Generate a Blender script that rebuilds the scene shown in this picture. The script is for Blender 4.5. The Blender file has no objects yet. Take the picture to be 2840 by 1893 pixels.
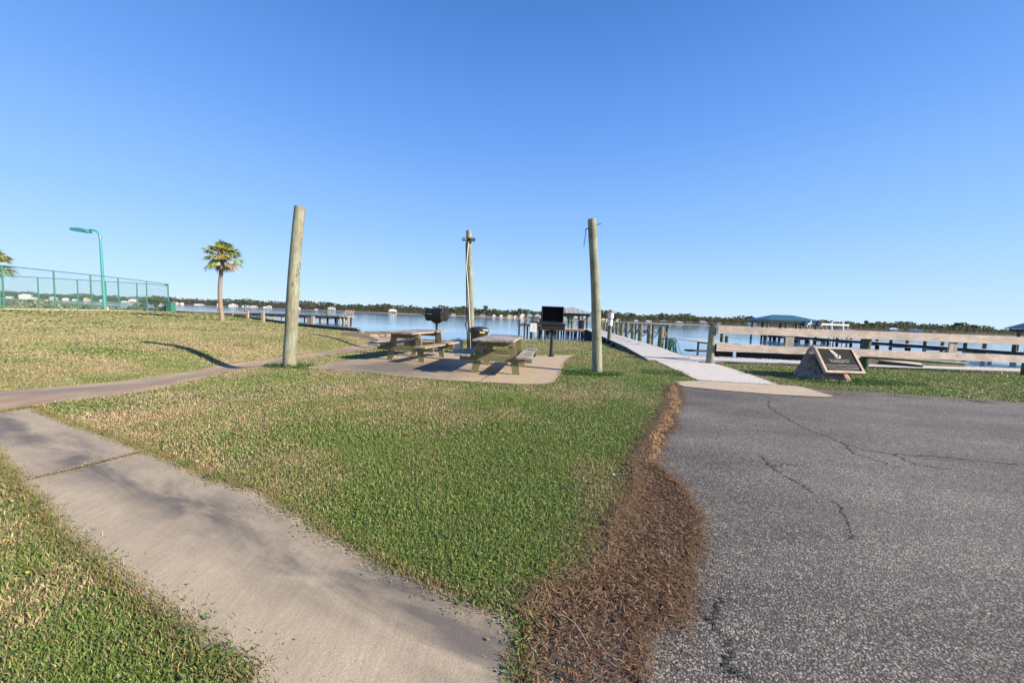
import bpy, bmesh, math, random
import numpy as np
from mathutils import Vector, Matrix
R=math.radians
random.seed(7); rng=np.random.default_rng(11)
SC=bpy.context.scene; COL=SC.collection
# ---------------- camera, sky, sun, exposure ----------------
F=980.0; CX=1420.0; CY=946.5; H=1.30; W0=2840
pitch=math.atan(69.4/F); roll=R(2.15)
fwd=np.array([0,math.cos(pitch),-math.sin(pitch)])
_r=np.array([1.,0,0]); _u=np.cross(_r,fwd)
rgt=_r*math.cos(roll)+_u*math.sin(roll); upv=np.cross(rgt,fwd)
cam=bpy.data.cameras.new('camera'); cam.sensor_width=36; cam.lens=F/W0*36; cam.clip_start=.05; cam.clip_end=6000
co=bpy.data.objects.new('camera',cam); COL.objects.link(co)
co.matrix_world=Matrix(((rgt[0],upv[0],-fwd[0],0),(rgt[1],upv[1],-fwd[1],0),(rgt[2],upv[2],-fwd[2],H),(0,0,0,1)))
SC.camera=co
SUN_EL=R(27); az=R(22)
sd=Vector((math.cos(SUN_EL)*math.cos(az),-math.cos(SUN_EL)*math.sin(az),math.sin(SUN_EL)))
wd=bpy.data.worlds.new('World'); SC.world=wd; wd.use_nodes=True
nt=wd.node_tree; bg=nt.nodes['Background']
sky=nt.nodes.new('ShaderNodeTexSky'); sky.sky_type='NISHITA'; sky.sun_disc=False
sky.sun_elevation=SUN_EL; sky.sun_rotation=math.atan2(sd.x,sd.y)
sky.air_density=1.0; sky.dust_density=0.3; sky.ozone_density=3.0; sky.altitude=0
wt=nt.nodes.new('ShaderNodeTexCoord'); wsep=nt.nodes.new('ShaderNodeSeparateXYZ'); nt.links.new(wt.outputs['Generated'],wsep.inputs[0])
wr=nt.nodes.new('ShaderNodeValToRGB'); we=wr.color_ramp.elements
for _ in range(5): we.new(.5)
for k_,(p_,c_) in enumerate(((0.,(.315,.440,.575)),(.05,(.262,.395,.570)),(.2,(.165,.312,.560)),(.42,(.083,.205,.500)),(.62,(.042,.130,.375)),(.78,(.022,.075,.24)),(1.,(.015,.055,.19)))): we[k_].position=p_; we[k_].color=(*c_,1)
nt.links.new(wsep.outputs[2],wr.inputs[0])
wv=nt.nodes.new('ShaderNodeVectorMath'); wv.operation='SCALE'; wv.inputs['Scale'].default_value=.012; nt.links.new(sky.outputs[0],wv.inputs[0])
wa=nt.nodes.new('ShaderNodeMix'); wa.data_type='RGBA'; wa.blend_type='ADD'; wa.inputs[0].default_value=1; nt.links.new(wr.outputs[0],wa.inputs[6]); nt.links.new(wv.outputs[0],wa.inputs[7])
nt.links.new(wa.outputs[2],bg.inputs[0]); bg.inputs[1].default_value=.88
sl=bpy.data.lights.new('sun','SUN'); sl.energy=5.0; sl.angle=R(.53); sl.color=(1,.87,.70)
so=bpy.data.objects.new('sun',sl); COL.objects.link(so)
so.rotation_euler=sd.to_track_quat('Z','Y').to_euler(); so.location=(20,-10,20)
SC.view_settings.view_transform='Standard'; SC.view_settings.look='None'
SC.view_settings.exposure=.97; SC.view_settings.gamma=1
# ---------------- terrain ----------------
WZ=-.70
def ss(t,a,b):
    t=np.clip((np.asarray(t,float)-a)/(b-a),0,1); return t*t*(3-2*t)
PCx=np.array([-9.6,-7.6,-6.95,-6.8,-6.45,-6.15,-5.9,-5.6]); PCy=np.array([1.,4,5.5,8,11,14,17,25])
def hz(x,y):
    x=np.asarray(x,float); y=np.asarray(y,float)
    c=np.interp(y,PCy,PCx); dx=x-c
    z=-.20*np.exp(-(dx/.95)**2)*ss(y,4.2,7)*(1-ss(y,16,19))
    z=z+.16*ss(-dx,.45,2.6)*ss(y,3,6)*(1-.8*ss(y,17,24))
    z=z+.30*ss(-x,12,38)*(1-1.2*ss(y,36,54))
    z=z+.05*ss(x,-5,-1)*(1-ss(x,2,4))*ss(y,1.5,4)*(1-ss(y,5,6.5))
    z=z-.10*ss(y,13,20)*ss(x,-6,-2)
    ramp=ss(x,-8.6,-8.0)*(1-ss(x,-3.7,-3.2)); z=z-ramp*.62*np.clip((y-16)/9.4,0,3)
    z=z+ss(x,5.6,7.2)*np.interp(y,[12.4,14,17,19.5,22.5,26,60],[0,-.06,-.24,-.40,-.72,-1.2,-4])
    return z
SX=np.array([-400,-90,-45,-26.9,-15.9,-8.7,-8.45,-4.2,-3.2,0.4,4.9,10.7,29,34,60,400.]); 
SY=np.array([300,84,49.5,35.1,26.1,20.0,25.4,25.4,19.2,21.9,22.2,23.5,24,24,22,22.])
def S(x): return np.interp(x,SX,SY)
def ray(px,py): return fwd+rgt*(px-CX)/F+upv*(CY-py)/F
def gz(px,py,z=0.):
    d=ray(px,py); t=(z-H)/d[2]; return np.array([0,0,H])+d*t
def gp(px,py,off=0.):        # pixel -> point on the terrain
    z=0.
    for k in range(25):
        p=gz(px,py,z); z=z*.5+(float(hz(p[0],p[1]))+off)*.5
    return gz(px,py,z)
def at(px,py,y):             # pixel -> point at forward distance y
    d=ray(px,py); return np.array([0,0,H])+d*(y/d[1])
# value noise
_lat=rng.random((256,256))
def vn(x,y,s):
    x=np.asarray(x,float)/s+1000; y=np.asarray(y,float)/s+1000
    xi=np.floor(x).astype(int); yi=np.floor(y).astype(int); fx=x-xi; fy=y-yi
    fx=fx*fx*(3-2*fx); fy=fy*fy*(3-2*fy)
    a=_lat[xi%256,yi%256]; b=_lat[(xi+1)%256,yi%256]; c=_lat[xi%256,(yi+1)%256]; d=_lat[(xi+1)%256,(yi+1)%256]
    return (a*(1-fx)+b*fx)*(1-fy)+(c*(1-fx)+d*fx)*fy
def inpoly(x,y,P):
    r=np.zeros(len(x),bool); n=len(P)
    for i in range(n):
        x1,y1=P[i][:2]; x2,y2=P[(i+1)%n][:2]
        if y1==y2: continue
        c=((y1>y)!=(y2>y))&(x<(x2-x1)*(y-y1)/(y2-y1)+x1); r^=c
    return r
# ---------------- material helpers ----------------
def newmat(n):
    m=bpy.data.materials.new(n); m.use_nodes=True; t=m.node_tree; return m,t,t.nodes['Principled BSDF']
def N(t,k,**kw):
    n=t.nodes.new('ShaderNode'+k)
    for a,b in kw.items():
        if a in ('i',):
            for q,v in b.items(): n.inputs[q].default_value=v
        else: setattr(n,a,b)
    return n
def ramp(t,src,stops):
    r=N(t,'ValToRGB'); e=r.color_ramp.elements
    while len(e)<len(stops): e.new(.5)
    for k,(p,c) in enumerate(stops): e[k].position=p; e[k].color=(*c,1) if len(c)==3 else c
    t.links.new(src,r.inputs[0]); return r.outputs[0]
def mix(t,f,a,b,mode='MIX'):
    n=N(t,'Mix',data_type='RGBA',blend_type=mode)
    if isinstance(f,(int,float)): n.inputs[0].default_value=f
    else: t.links.new(f,n.inputs[0])
    for k,v in ((6,a),(7,b)):
        if isinstance(v,tuple): n.inputs[k].default_value=(*v,1)
        else: t.links.new(v,n.inputs[k])
    return n.outputs[2]
def noise(t,co,s,d=4,r=.6,dist=0):
    n=N(t,'TexNoise',i={'Scale':s,'Detail':d,'Roughness':r,'Distortion':dist}); t.links.new(co,n.inputs['Vector']); return n.outputs['Fac']
def mapping(t,co,sc): 
    n=N(t,'Mapping'); n.inputs['Scale'].default_value=sc; t.links.new(co,n.inputs[0]); return n.outputs[0]
def bump(t,p,src,st,d=.01):
    b=N(t,'Bump',i={'Strength':st,'Distance':d}); t.links.new(src,b.inputs['Height']); t.links.new(b.outputs[0],p.inputs['Normal'])
def objco(t): return N(t,'TexCoord').outputs['Object']
def simple(n,c,rough=.6,metal=0,var=.25,sc=12,bm=.0):
    c=tuple(v*.8 for v in c)
    m,t,p=newmat(n); o=objco(t); f=noise(t,o,sc,5)
    lo=tuple(v*(1-var) for v in c); hi=tuple(min(1,v*(1+var)) for v in c)
    t.links.new(ramp(t,f,[(.3,lo),(.7,hi)]),p.inputs['Base Color'])
    p.inputs['Roughness'].default_value=rough; p.inputs['Metallic'].default_value=metal
    if bm: bump(t,p,f,bm)
    return m
def wood(n,c1,c2,axis,dark=(.03,.025,.02),rough=.8,sc=1.,stain=None):
    c1=tuple(v*.72 for v in c1); c2=tuple(v*.72 for v in c2)
    m,t,p=newmat(n); o=objco(t); s=[14*sc]*3; s[axis]=.9*sc
    g=noise(t,mapping(t,o,tuple(s)),2.2,8,.62,.6); s2=[60*sc]*3; s2[axis]=2*sc
    g2=noise(t,mapping(t,o,tuple(s2)),2,4)
    c=ramp(t,g,[(.28,c2),(.5,c1),(.75,tuple(min(1,v*1.25) for v in c1))])
    c=mix(t,ramp(t,g2,[(.50,(0,0,0)),(.68,(.75,)*3)]),c,dark)
    big=noise(t,o,2.3*sc,4)
    c=mix(t,ramp(t,big,[(.42,(0,0,0)),(.66,(.7,)*3)]),c,stain or tuple(v*.55 for v in c2))
    kn=N(t,'TexVoronoi',i={'Scale':1.0}); sk=[5.]*3; sk[axis]=1.8; t.links.new(mapping(t,o,tuple(sk)),kn.inputs[0])
    c=mix(t,ramp(t,kn.outputs['Distance'],[(.06,(.75,)*3),(.11,(0,0,0))]),c,tuple(v*.35 for v in c2))
    t.links.new(c,p.inputs['Base Color']); p.inputs['Roughness'].default_value=rough
    bump(t,p,g2,.35,.006); return m
M={}
M['postwood']=wood('green treated pole wood',(.38,.40,.28),(.19,.205,.145),2,stain=(.14,.115,.075))
M['pile']=wood('treated piling wood',(.23,.25,.15),(.13,.15,.095),2)
M['piledark']=simple('wet dark piling',(.028,.024,.02),.7,var=.5,sc=5)
M['tableA']=wood('weathered grey table boards',(.52,.475,.415),(.31,.28,.235),1)
M['tableB']=wood('tan weathered table boards',(.55,.43,.34),(.34,.26,.2),1)
M['tleg']=wood('mossy leg lumber',(.35,.305,.18),(.21,.185,.105),2,stain=(.12,.12,.04))
M['tbrace']=wood('mossy brace lumber',(.32,.28,.16),(.195,.17,.09),0,stain=(.12,.12,.04))
M['rail']=wood('pale bleached rail board',(.88,.715,.60),(.68,.54,.44),0,dark=(.14,.11,.09),stain=(.34,.29,.25))
M['railv']=wood('grey batten board',(.56,.49,.41),(.40,.34,.28),2)
M['greenpile']=wood('dark green treated post',(.10,.15,.075),(.055,.085,.045),2)
M['deckside']=simple('dark weathered and shaded timber',(.05,.052,.065),.75,var=.5,sc=3)
M['darkwood']=simple('dark brown dock timber',(.085,.06,.042),.8,var=.6,sc=4)
M['redwood']=simple('reddish dock fascia',(.24,.13,.085),.8,var=.4,sc=3)
M['palewood']=simple('pale dock timber',(.42,.33,.24),.8,var=.3,sc=2)
M['greentimber']=wood('green treated timber',(.28,.36,.24),(.2,.26,.17),0)
M['white']=simple('white paint',(.95,.95,.92),.5,var=.06)
M['red']=simple('faded red print',(.62,.16,.15),.5,var=.15)
M['greytxt']=simple('grey print',(.33,.33,.38),.6,var=.1)
M['black']=simple('matt black steel',(.022,.021,.021),.5,.2,var=.3,bm=.15,sc=30)
M['soot']=simple('sooty black inside',(.006,.006,.006),.9,var=.4)
M['bin']=simple('black plastic',(.03,.031,.034),.38,var=.15)
M['green']=simple('green painted steel',(.05,.20,.15),.5,.0,var=.15)
M['turq']=simple('turquoise painted steel',(.05,.33,.31),.45,0,var=.06)
M['steel']=simple('grey steel',(.38,.38,.37),.4,.7,var=.2)
M['galv']=simple('galvanised zinc sheet',(.60,.62,.62),.4,.35,var=.2,sc=20)
M['conduit']=simple('pale plastic conduit',(.72,.70,.66),.4,var=.05)
M['yellow']=simple('yellow label',(.75,.68,.12),.5,var=.05)
M['roofgrey']=simple('grey ribbed metal roof',(.38,.39,.41),.5,.0,var=.08,sc=3)
M['roofblue']=simple('blue ribbed metal roof',(.04,.165,.24),.5,.0,var=.08,sc=3)
M['bronze']=simple('dark plaque plate',(.012,.015,.020),.8,.0,var=.12,sc=40)
M['bronze'].node_tree.nodes['Principled BSDF'].inputs['Specular IOR Level'].default_value=.15
M['bronzetxt']=simple('pale raised lettering',(.24,.237,.225),.45,.3,var=.05)
M['frame']=wood('pale plaque frame wood',(.80,.63,.50),(.58,.44,.34),0)
M['hose']=simple('green rubber hose',(.035,.20,.135),.4,var=.2)
M['hosed']=simple('dark hose',(.03,.05,.05),.4,var=.2)
M['rope']=simple('dark mooring rope',(.12,.125,.14),.8,var=.2)
M['boatgrey']=simple('grey boat cover',(.22,.24,.28),.6,var=.2)
M['navy']=simple('navy engine cowling',(.04,.06,.10),.35,var=.15)
M['trunk']=simple('palm trunk bark',(.30,.235,.185),.9,var=.35,sc=9,bm=.6)
M['boot']=simple('palm boots and thatch',(.34,.20,.10),.9,var=.45,sc=14)
M['winglass']=simple('dark window glass',(.05,.06,.07),.15,var=.2)
M['redcap']=simple('red cap',(.6,.03,.03),.4,var=.05)
M['orange']=simple('cork filter paper',(.62,.26,.06),.7,var=.1)

def colmat(n,rough=.6,trans=.0,noi=0,sp=.25):
    m,t,p=newmat(n); a=N(t,'Attribute',attribute_name='Col'); c=mix(t,1.,a.outputs['Color'],(.74,.73,.72),'MULTIPLY')
    if noi:
        o=objco(t); c=mix(t,1.,c,ramp(t,noise(t,o,noi,6,.7),[(.3,(.55,)*3),(.7,(1.35,)*3)]),'MULTIPLY')
    t.links.new(c,p.inputs['Base Color']); p.inputs['Roughness'].default_value=rough
    p.inputs['Specular IOR Level'].default_value=sp
    if trans:
        pass
        tr=N(t,'BsdfTranslucent'); t.links.new(c,tr.inputs[0]); mx=N(t,'MixShader',i={0:trans})
        t.links.new(p.outputs[0],mx.inputs[1]); t.links.new(tr.outputs[0],mx.inputs[2])
        t.links.new(mx.outputs[0],t.nodes['Material Output'].inputs[0])
    return m
M['blade']=colmat('grass and leaf',.5,.22)
M['thatch']=colmat('dry thatch',.7,.1)
M['lawn']=colmat('lawn soil and turf',.95,0,55)
M['foliage']=colmat('foliage',.75,.15,sp=.15)

def concrete(n,c,stain,sc=1.,wear=None,bm=.35):
    c=(c[0]*.93,c[1]*.85,c[2]*.68)
    m,t,p=newmat(n); o=objco(t)
    a=noise(t,o,3*sc,6,.6); b=noise(t,o,110,3); 
    col=ramp(t,a,[(.3,tuple(v*.86 for v in c)),(.7,tuple(v*1.1 for v in c))])
    col=mix(t,ramp(t,b,[(.35,(.5,)*3),(.55,(0,0,0))]),col,tuple(v*.72 for v in c))
    pb=N(t,'TexVoronoi',i={'Scale':75.}); t.links.new(o,pb.inputs[0])
    col=mix(t,ramp(t,pb.outputs['Distance'],[(.10,(.55,)*3),(.17,(0,0,0))]),col,tuple(min(1,v*1.9) for v in c))
    st_=noise(t,mapping(t,o,(26,4,1)),1.5,5,.7); col=mix(t,1.,col,ramp(t,st_,[(.3,(.86,)*3),(.7,(1.1,)*3)]),'MULTIPLY')
    pk=N(t,'TexVoronoi',i={'Scale':31.}); t.links.new(o,pk.inputs[0]); col=mix(t,ramp(t,pk.outputs['Distance'],[(.07,(.7,)*3),(.11,(0,0,0))]),col,tuple(v*.4 for v in c))
    if stain: col=stain(t,o,col)
    t.links.new(col,p.inputs['Base Color']); p.inputs['Roughness'].default_value=.85
    bump(t,p,b,bm,.004); return m
# dark blotchy wear band running along the middle of the pavement, as on the real slab
def sw_stain(t,o,col):
    s=N(t,'SeparateXYZ'); t.links.new(o,s.inputs[0])
    # distance across a band line from (-4.3,3.0) to (0.0,1.15)
    ax,ay=-4.6,3.30; dx,dy=4.6,-2.02; L=math.hypot(dx,dy); nx,ny=-dy/L,dx/L
    v=N(t,'VectorMath',operation='DOT_PRODUCT'); v.inputs[1].default_value=(nx,ny,0); t.links.new(o,v.inputs[0])
    n1=noise(t,o,1.3,3,.5); ad=N(t,'Math',operation='MULTIPLY_ADD'); t.links.new(n1,ad.inputs[0]); ad.inputs[1].default_value=.36; ad.inputs[2].default_value=-(nx*ax+ny*ay)-.18
    ds=N(t,'Math',operation='ADD'); t.links.new(v.outputs['Value'],ds.inputs[0]); t.links.new(ad.outputs[0],ds.inputs[1])
    ab=N(t,'Math',operation='ABSOLUTE'); t.links.new(ds.outputs[0],ab.inputs[0])
    band=ramp(t,ab.outputs[0],[(.04,(.9,)*3),(.27,(0,0,0))])
    ro=N(t,'Mapping'); ro.inputs['Rotation'].default_value=(0,0,.414); t.links.new(o,ro.inputs[0])
    blot=ramp(t,noise(t,mapping(t,ro.outputs[0],(.55,2.2,1)),2.0,5,.62,.4),[(.36,(.10,)*3),(.56,(.92,)*3)])
    f=mix(t,1.,band,blot,'MULTIPLY')
    return mix(t,f,col,(.085,.078,.074))
def pad_stain(t,o,col):
    v=N(t,'VectorMath',operation='DISTANCE'); mp=mapping(t,o,(1,1.5,0)); t.links.new(mp,v.inputs[0]); v.inputs[1].default_value=(-2.6,12.2,0)
    n=noise(t,o,1.5,5); a=N(t,'Math',operation='MULTIPLY_ADD'); t.links.new(n,a.inputs[0]); a.inputs[1].default_value=2.4; a.inputs[2].default_value=-1.2
    d=N(t,'Math',operation='ADD'); t.links.new(v.outputs['Value'],d.inputs[0]); t.links.new(a.outputs[0],d.inputs[1])
    dv=N(t,'Math',operation='DIVIDE'); t.links.new(d.outputs[0],dv.inputs[0]); dv.inputs[1].default_value=4.
    return mix(t,ramp(t,dv.outputs[0],[(.2,(.72,)*3),(.62,(0,0,0))]),col,(.075,.068,.064))
def rust(t,o,col):
    n=noise(t,mapping(t,o,(2.2,.5,1)),1.6,5,.6)
    col=mix(t,ramp(t,noise(t,mapping(t,o,(.6,.6,1)),1.1,4),[(.4,(0,0,0)),(.65,(.55,)*3)]),col,(.13,.12,.11))
    return mix(t,ramp(t,n,[(.46,(0,0,0)),(.66,(.75,)*3)]),col,(.30,.155,.085))
M['sidewalk']=concrete('worn sidewalk concrete',(.44,.395,.35),sw_stain)
M['pad']=concrete('picnic pad concrete',(.46,.40,.335),pad_stain,bm=.2)
M['path']=concrete('stained path concrete',(.46,.395,.32),rust,bm=.2)
M['apron']=concrete('tan concrete apron',(.48,.43,.38),None,bm=.15)
M['paleconc']=concrete('pale grey concrete',(.58,.57,.56),None,bm=.1)
def walkmat():
    m,t,p=newmat('pale grey grooved walkway'); o=objco(t)
    w=N(t,'TexWave',wave_type='BANDS',bands_direction='Y',i={'Scale':2.2,'Distortion':.0}); t.links.new(o,w.inputs[0])
    c=ramp(t,noise(t,o,4,5),[(.3,(.50,.465,.41)),(.7,(.60,.56,.495))])
    c=mix(t,ramp(t,w.outputs['Fac'],[(.0,(.35,)*3),(.12,(0,0,0))]),c,(.21,.20,.195))
    t.links.new(c,p.inputs['Base Color']); p.inputs['Roughness'].default_value=.7; return m
M['walk']=walkmat()
def asphmat():
    m,t,p=newmat('worn asphalt with exposed aggregate'); o=objco(t)
    v=N(t,'TexVoronoi',i={'Scale':122.,'Randomness':1.}); t.links.new(o,v.inputs[0])
    sc=N(t,'SeparateColor'); t.links.new(v.outputs['Color'],sc.inputs[0])
    st=ramp(t,sc.outputs[0],[(.0,(.085,.083,.081)),(.35,(.16,.157,.152)),(.65,(.26,.253,.243)),(.9,(.40,.385,.365)),(1,(.42,.34,.27))])
    edge=ramp(t,v.outputs['Distance'],[(.35,(0,0,0)),(.62,(.9,)*3)])
    c=mix(t,edge,st,(.026,.025,.023))
    sp_=noise(t,o,38,3,.7); c=mix(t,ramp(t,sp_,[(.40,(.65,)*3),(.56,(0,0,0))]),c,(.055,.054,.053))
    big=noise(t,mapping(t,o,(.5,1.3,1)),.9,6,.6)
    c=mix(t,ramp(t,noise(t,mapping(t,o,(.35,.8,1)),1.7,5,.6),[(.55,(0,0,0)),(.7,(.45,)*3)]),c,(.075,.073,.072))
    c=mix(t,1.,c,ramp(t,big,[(.32,(.62,.61,.60)),(.66,(1.28,1.26,1.23))]),'MULTIPLY')
    c=mix(t,1.,c,(1.14,1.09,1.0),'MULTIPLY'); t.links.new(c,p.inputs['Base Color']); p.inputs['Roughness'].default_value=.75
    inv=N(t,'Math',operation='SUBTRACT'); inv.inputs[0].default_value=1; t.links.new(v.outputs['Distance'],inv.inputs[1])
    bump(t,p,inv.outputs[0],.7,.004); return m
M['asphalt']=asphmat()
M['crack']=simple('dark crack filling',(.022,.021,.02),.95,var=.4,sc=30)
M['sand']=simple('white shelly sand',(.62,.57,.49),.95,var=.4,sc=14,bm=.5)
M['rubble']=simple('brown shore rubble',(.20,.16,.13),.95,var=.55,sc=9,bm=.6)
def watermat():
    m,t,p=newmat('calm bay water'); o=objco(t)
    p.inputs['Base Color'].default_value=(.07,.19,.33,1); p.inputs['Roughness'].default_value=.07; p.inputs['IOR'].default_value=1.33
    p.inputs['Specular IOR Level'].default_value=.9
    n1=noise(t,mapping(t,o,(.5,1.7,1)),1.7,4,.55); n2=noise(t,mapping(t,o,(.02,.12,1)),1.,3)
    b=N(t,'Bump',i={'Distance':.12}); t.links.new(n1,b.inputs['Height'])
    t.links.new(ramp(t,n2,[(.35,(.03,)*3),(.65,(.10,)*3)]),b.inputs['Strength']); t.links.new(b.outputs[0],p.inputs['Normal'])
    return m
M['water']=watermat()
def rockmat():
    m,t,p=newmat('brown and grey boulder'); o=objco(t); a=noise(t,o,2.6,7,.65,.8); b=noise(t,o,9,6)
    c=ramp(t,a,[(.3,(.10,.095,.09)),(.46,(.27,.24,.21)),(.56,(.30,.16,.09)),(.7,(.38,.34,.29))])
    c=mix(t,ramp(t,b,[(.4,(.6,)*3),(.6,(0,0,0))]),c,(.09,.075,.065)); t.links.new(c,p.inputs['Base Color'])
    p.inputs['Roughness'].default_value=.9; bump(t,p,b,.8,.03); return m
M['rock']=rockmat()
def chainmat():
    m,t,p=newmat('green chain link mesh'); p.inputs['Base Color'].default_value=(.10,.22,.19,1)
    uv=N(t,'UVMap').outputs[0]; fs=[]
    for s in ((1,1,0),(1,-1,0)):
        d=N(t,'VectorMath',operation='DOT_PRODUCT'); d.inputs[1].default_value=tuple(v*14 for v in s); t.links.new(uv,d.inputs[0])
        f=N(t,'Math',operation='FRACT'); t.links.new(d.outputs['Value'],f.inputs[0])
        g=N(t,'Math',operation='LESS_THAN'); g.inputs[1].default_value=.085; t.links.new(f.outputs[0],g.inputs[0]); fs.append(g.outputs[0])
    mxm=N(t,'Math',operation='MAXIMUM'); t.links.new(fs[0],mxm.inputs[0]); t.links.new(fs[1],mxm.inputs[1])
    t.links.new(mxm.outputs[0],p.inputs['Alpha']); return m
M['chain']=chainmat()
# ---------------- mesh builder ----------------
class MB:
    def __init__(s): s.v=[]; s.f=[]; s.m=[]; s.sm=[]
    def add(s,vs,fs,mi=0,smooth=False):
        o=len(s.v); s.v+= [tuple(map(float,q)) for q in vs]
        for f in fs: s.f.append([o+k for k in f]); s.m.append(mi); s.sm.append(smooth)
        return s
    def box(s,c,d,rz=0,mi=0,tilt=None,bev=0):
        hx,hy,hz_=d[0]/2,d[1]/2,d[2]/2
        P=[Vector((sx*hx,sy*hy,sz*hz_)) for sz in(-1,1) for sy in(-1,1) for sx in(-1,1)]
        if tilt is not None: P=[tilt@p for p in P]
        if rz: Q=Matrix.Rotation(rz,3,'Z'); P=[Q@p for p in P]
        c=Vector(c); return s.add([p+c for p in P],[(0,2,3,1),(4,5,7,6),(0,1,5,4),(2,6,7,3),(0,4,6,2),(1,3,7,5)],mi)
    def beam(s,a,b,w,h,mi=0,up=(0,0,1)):   # rectangular bar between points
        a=Vector(a);b=Vector(b);d=(b-a).normalized();u=Vector(up); x=d.cross(u).normalized()*w/2; z=x.cross(d).normalized()*h/2
        P=[a-x-z,a+x-z,a+x+z,a-x+z,b-x-z,b+x-z,b+x+z,b-x+z]
        return s.add(P,[(0,1,2,3),(7,6,5,4),(0,4,5,1),(1,5,6,2),(2,6,7,3),(3,7,4,0)],mi)
    def tube(s,pts,r,n=8,mi=0,cap=True,smooth=True):
        pts=[Vector(p) for p in pts]; rs=r if isinstance(r,(list,tuple)) else [r]*len(pts)
        rings=[]; x=None
        for i,p in enumerate(pts):
            d=(pts[min(i+1,len(pts)-1)]-pts[max(i-1,0)]).normalized()
            if x is None: x=d.orthogonal().normalized()
            x=(x-d*x.dot(d)).normalized(); y=d.cross(x)
            rings.append([p+(x*math.cos(a)+y*math.sin(a))*rs[i] for a in [2*math.pi*k/n for k in range(n)]])
        V=[q for g in rings for q in g]; Fc=[]
        for i in range(len(pts)-1):
            for k in range(n): Fc.append((i*n+k,i*n+(k+1)%n,(i+1)*n+(k+1)%n,(i+1)*n+k))
        s.add(V,Fc,mi,smooth)
        if cap:
            s.add(rings[0],[tuple(range(n))[::-1]],mi); s.add(rings[-1],[tuple(range(n))],mi)
        return s
    def build(s,name,mats,parent=None,cols=None):
        me=bpy.data.meshes.new(name); me.from_pydata(s.v,[],s.f)
        for m in (mats if isinstance(mats,(list,tuple)) else [mats]): me.materials.append(M[m] if isinstance(m,str) else m)
        me.polygons.foreach_set('material_index',s.m); me.polygons.foreach_set('use_smooth',s.sm)
        if cols is not None:
            a=me.color_attributes.new('Col','FLOAT_COLOR','POINT'); a.data.foreach_set('color',np.asarray(cols,np.float32).ravel())
        me.update(); o=bpy.data.objects.new(name,me); COL.objects.link(o)
        if parent: o.parent=parent
        return o
def npmesh(name,V,Fc,mat,cols=None,parent=None,smooth=False):   # numpy: V (n,3), Fc (m,k)
    me=bpy.data.meshes.new(name); V=np.asarray(V,np.float32); Fc=np.asarray(Fc,np.int32); n,k=Fc.shape
    me.vertices.add(len(V)); me.vertices.foreach_set('co',V.ravel())
    me.loops.add(n*k); me.loops.foreach_set('vertex_index',Fc.ravel())
    me.polygons.add(n); me.polygons.foreach_set('loop_start',np.arange(0,n*k,k,dtype=np.int32)); me.polygons.foreach_set('loop_total',np.full(n,k,np.int32))
    me.materials.append(M[mat] if isinstance(mat,str) else mat)
    if cols is not None:
        a=me.color_attributes.new('Col','FLOAT_COLOR','POINT'); c=np.ones((len(V),4),np.float32); c[:,:3]=cols; a.data.foreach_set('color',c.ravel())
    if smooth: me.polygons.foreach_set('use_smooth',np.ones(n,bool))
    me.update(); me.validate(); o=bpy.data.objects.new(name,me); COL.objects.link(o)
    if parent: o.parent=parent
    return o
def tag(o,label=None,cat=None,group=None,kind=None):
    for k,v in (('label',label),('category',cat),('group',group),('kind',kind)):
        if v: o[k]=v
    return o
def thing(name,label,cat,loc=(0,0,0),rz=0,group=None):
    o=bpy.data.objects.new(name,None); COL.objects.link(o); o.empty_display_size=.2
    o.location=[float(v) for v in loc]; o.rotation_euler=(0,0,rz); return tag(o,label,cat,group)
def grow(a,b): return a+(b-a)*random.random()
def poly2(pts): return [tuple(gp(*p)[:2]) for p in pts]
# ---------------- paved regions (world outlines) ----------------
sw_r=poly2([(108,1142),(200,1178),(260,1197),(330,1222),(416,1258),(500,1290),(590,1330),(660,1346),(735,1370),(800,1412),(850,1440),(905,1478),(997,1527),(1060,1568),(1150,1610),(1250,1650),(1340,1680),(1438,1697)])
sw_l=poly2([(0,1288),(25,1318),(57,1347),(100,1392),(171,1484),(260,1555),(353,1626),(430,1690),(512,1769),(600,1830),(700,1893)])
endr=[(.06,1.2),(0.0,.6),(.1,-1.5)]
SWP=sw_r+endr+[(-.3,-1.5),(-.55,.4)]+sw_l[::-1]+[(-5.2,3.34),(-7.0,4.28)]+poly2([(0,1146),(60,1136),(100,1131)])
pf=[(0,1085),(60,1080),(150,1073),(230,1067),(300,1060),(400,1047),(530,1030),(600,1016),(700,1002),(800,990),(938,969),(979,960.6),(1015,955.5)]
pn=[(1059,964),(1015,969.5),(960,978),(900,985),(780,1008),(700,1021),(620,1034),(520,1060),(420,1085),(300,1102),(200,1112),(140,1120),(90,1131)]
PATHP=[(-9.5,2.6),(-9.6,4.6)]+poly2(pf)+[(-6.6,17.5),(-7.6,19),(-8.3,20.5),(-8.3,24.8),(-4.6,24.8),(-4.2,20),(-4.3,18),(-4.8,16)]+poly2(pn)+poly2([(40,1140),(0,1146)])+[(-7.2,2.9)]
PADP=poly2([(843,1022),(1000,1033),(1100,1044),(1240,1056),(1350,1062),(1450,1067),(1500,1067),(1535,1062),(1550,1045),(1557,1035),(1563,1010),(1573,997),(1585,990),(1600,985),(1343,985.5),(1238,975),(1190,972),(1110,981),(1040,992),(970,1000),(900,1011)])
ASE=[(1878,1062),(1886,1085),(1893,1100),(1885,1120),(1868,1150),(1870,1180),(1850,1200),(1835,1220),(1820,1250),(1812,1285),(1840,1310),(1870,1335),(1900,1365),(1915,1395),(1930,1440),(1942,1490),(1935,1530),(1910,1555),(1915,1590),(1905,1640),(1900,1715),(1860,1722),(1810,1740),(1780,1770),(1775,1830),(1770,1893)]
asph_e=poly2(ASE)
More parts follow.
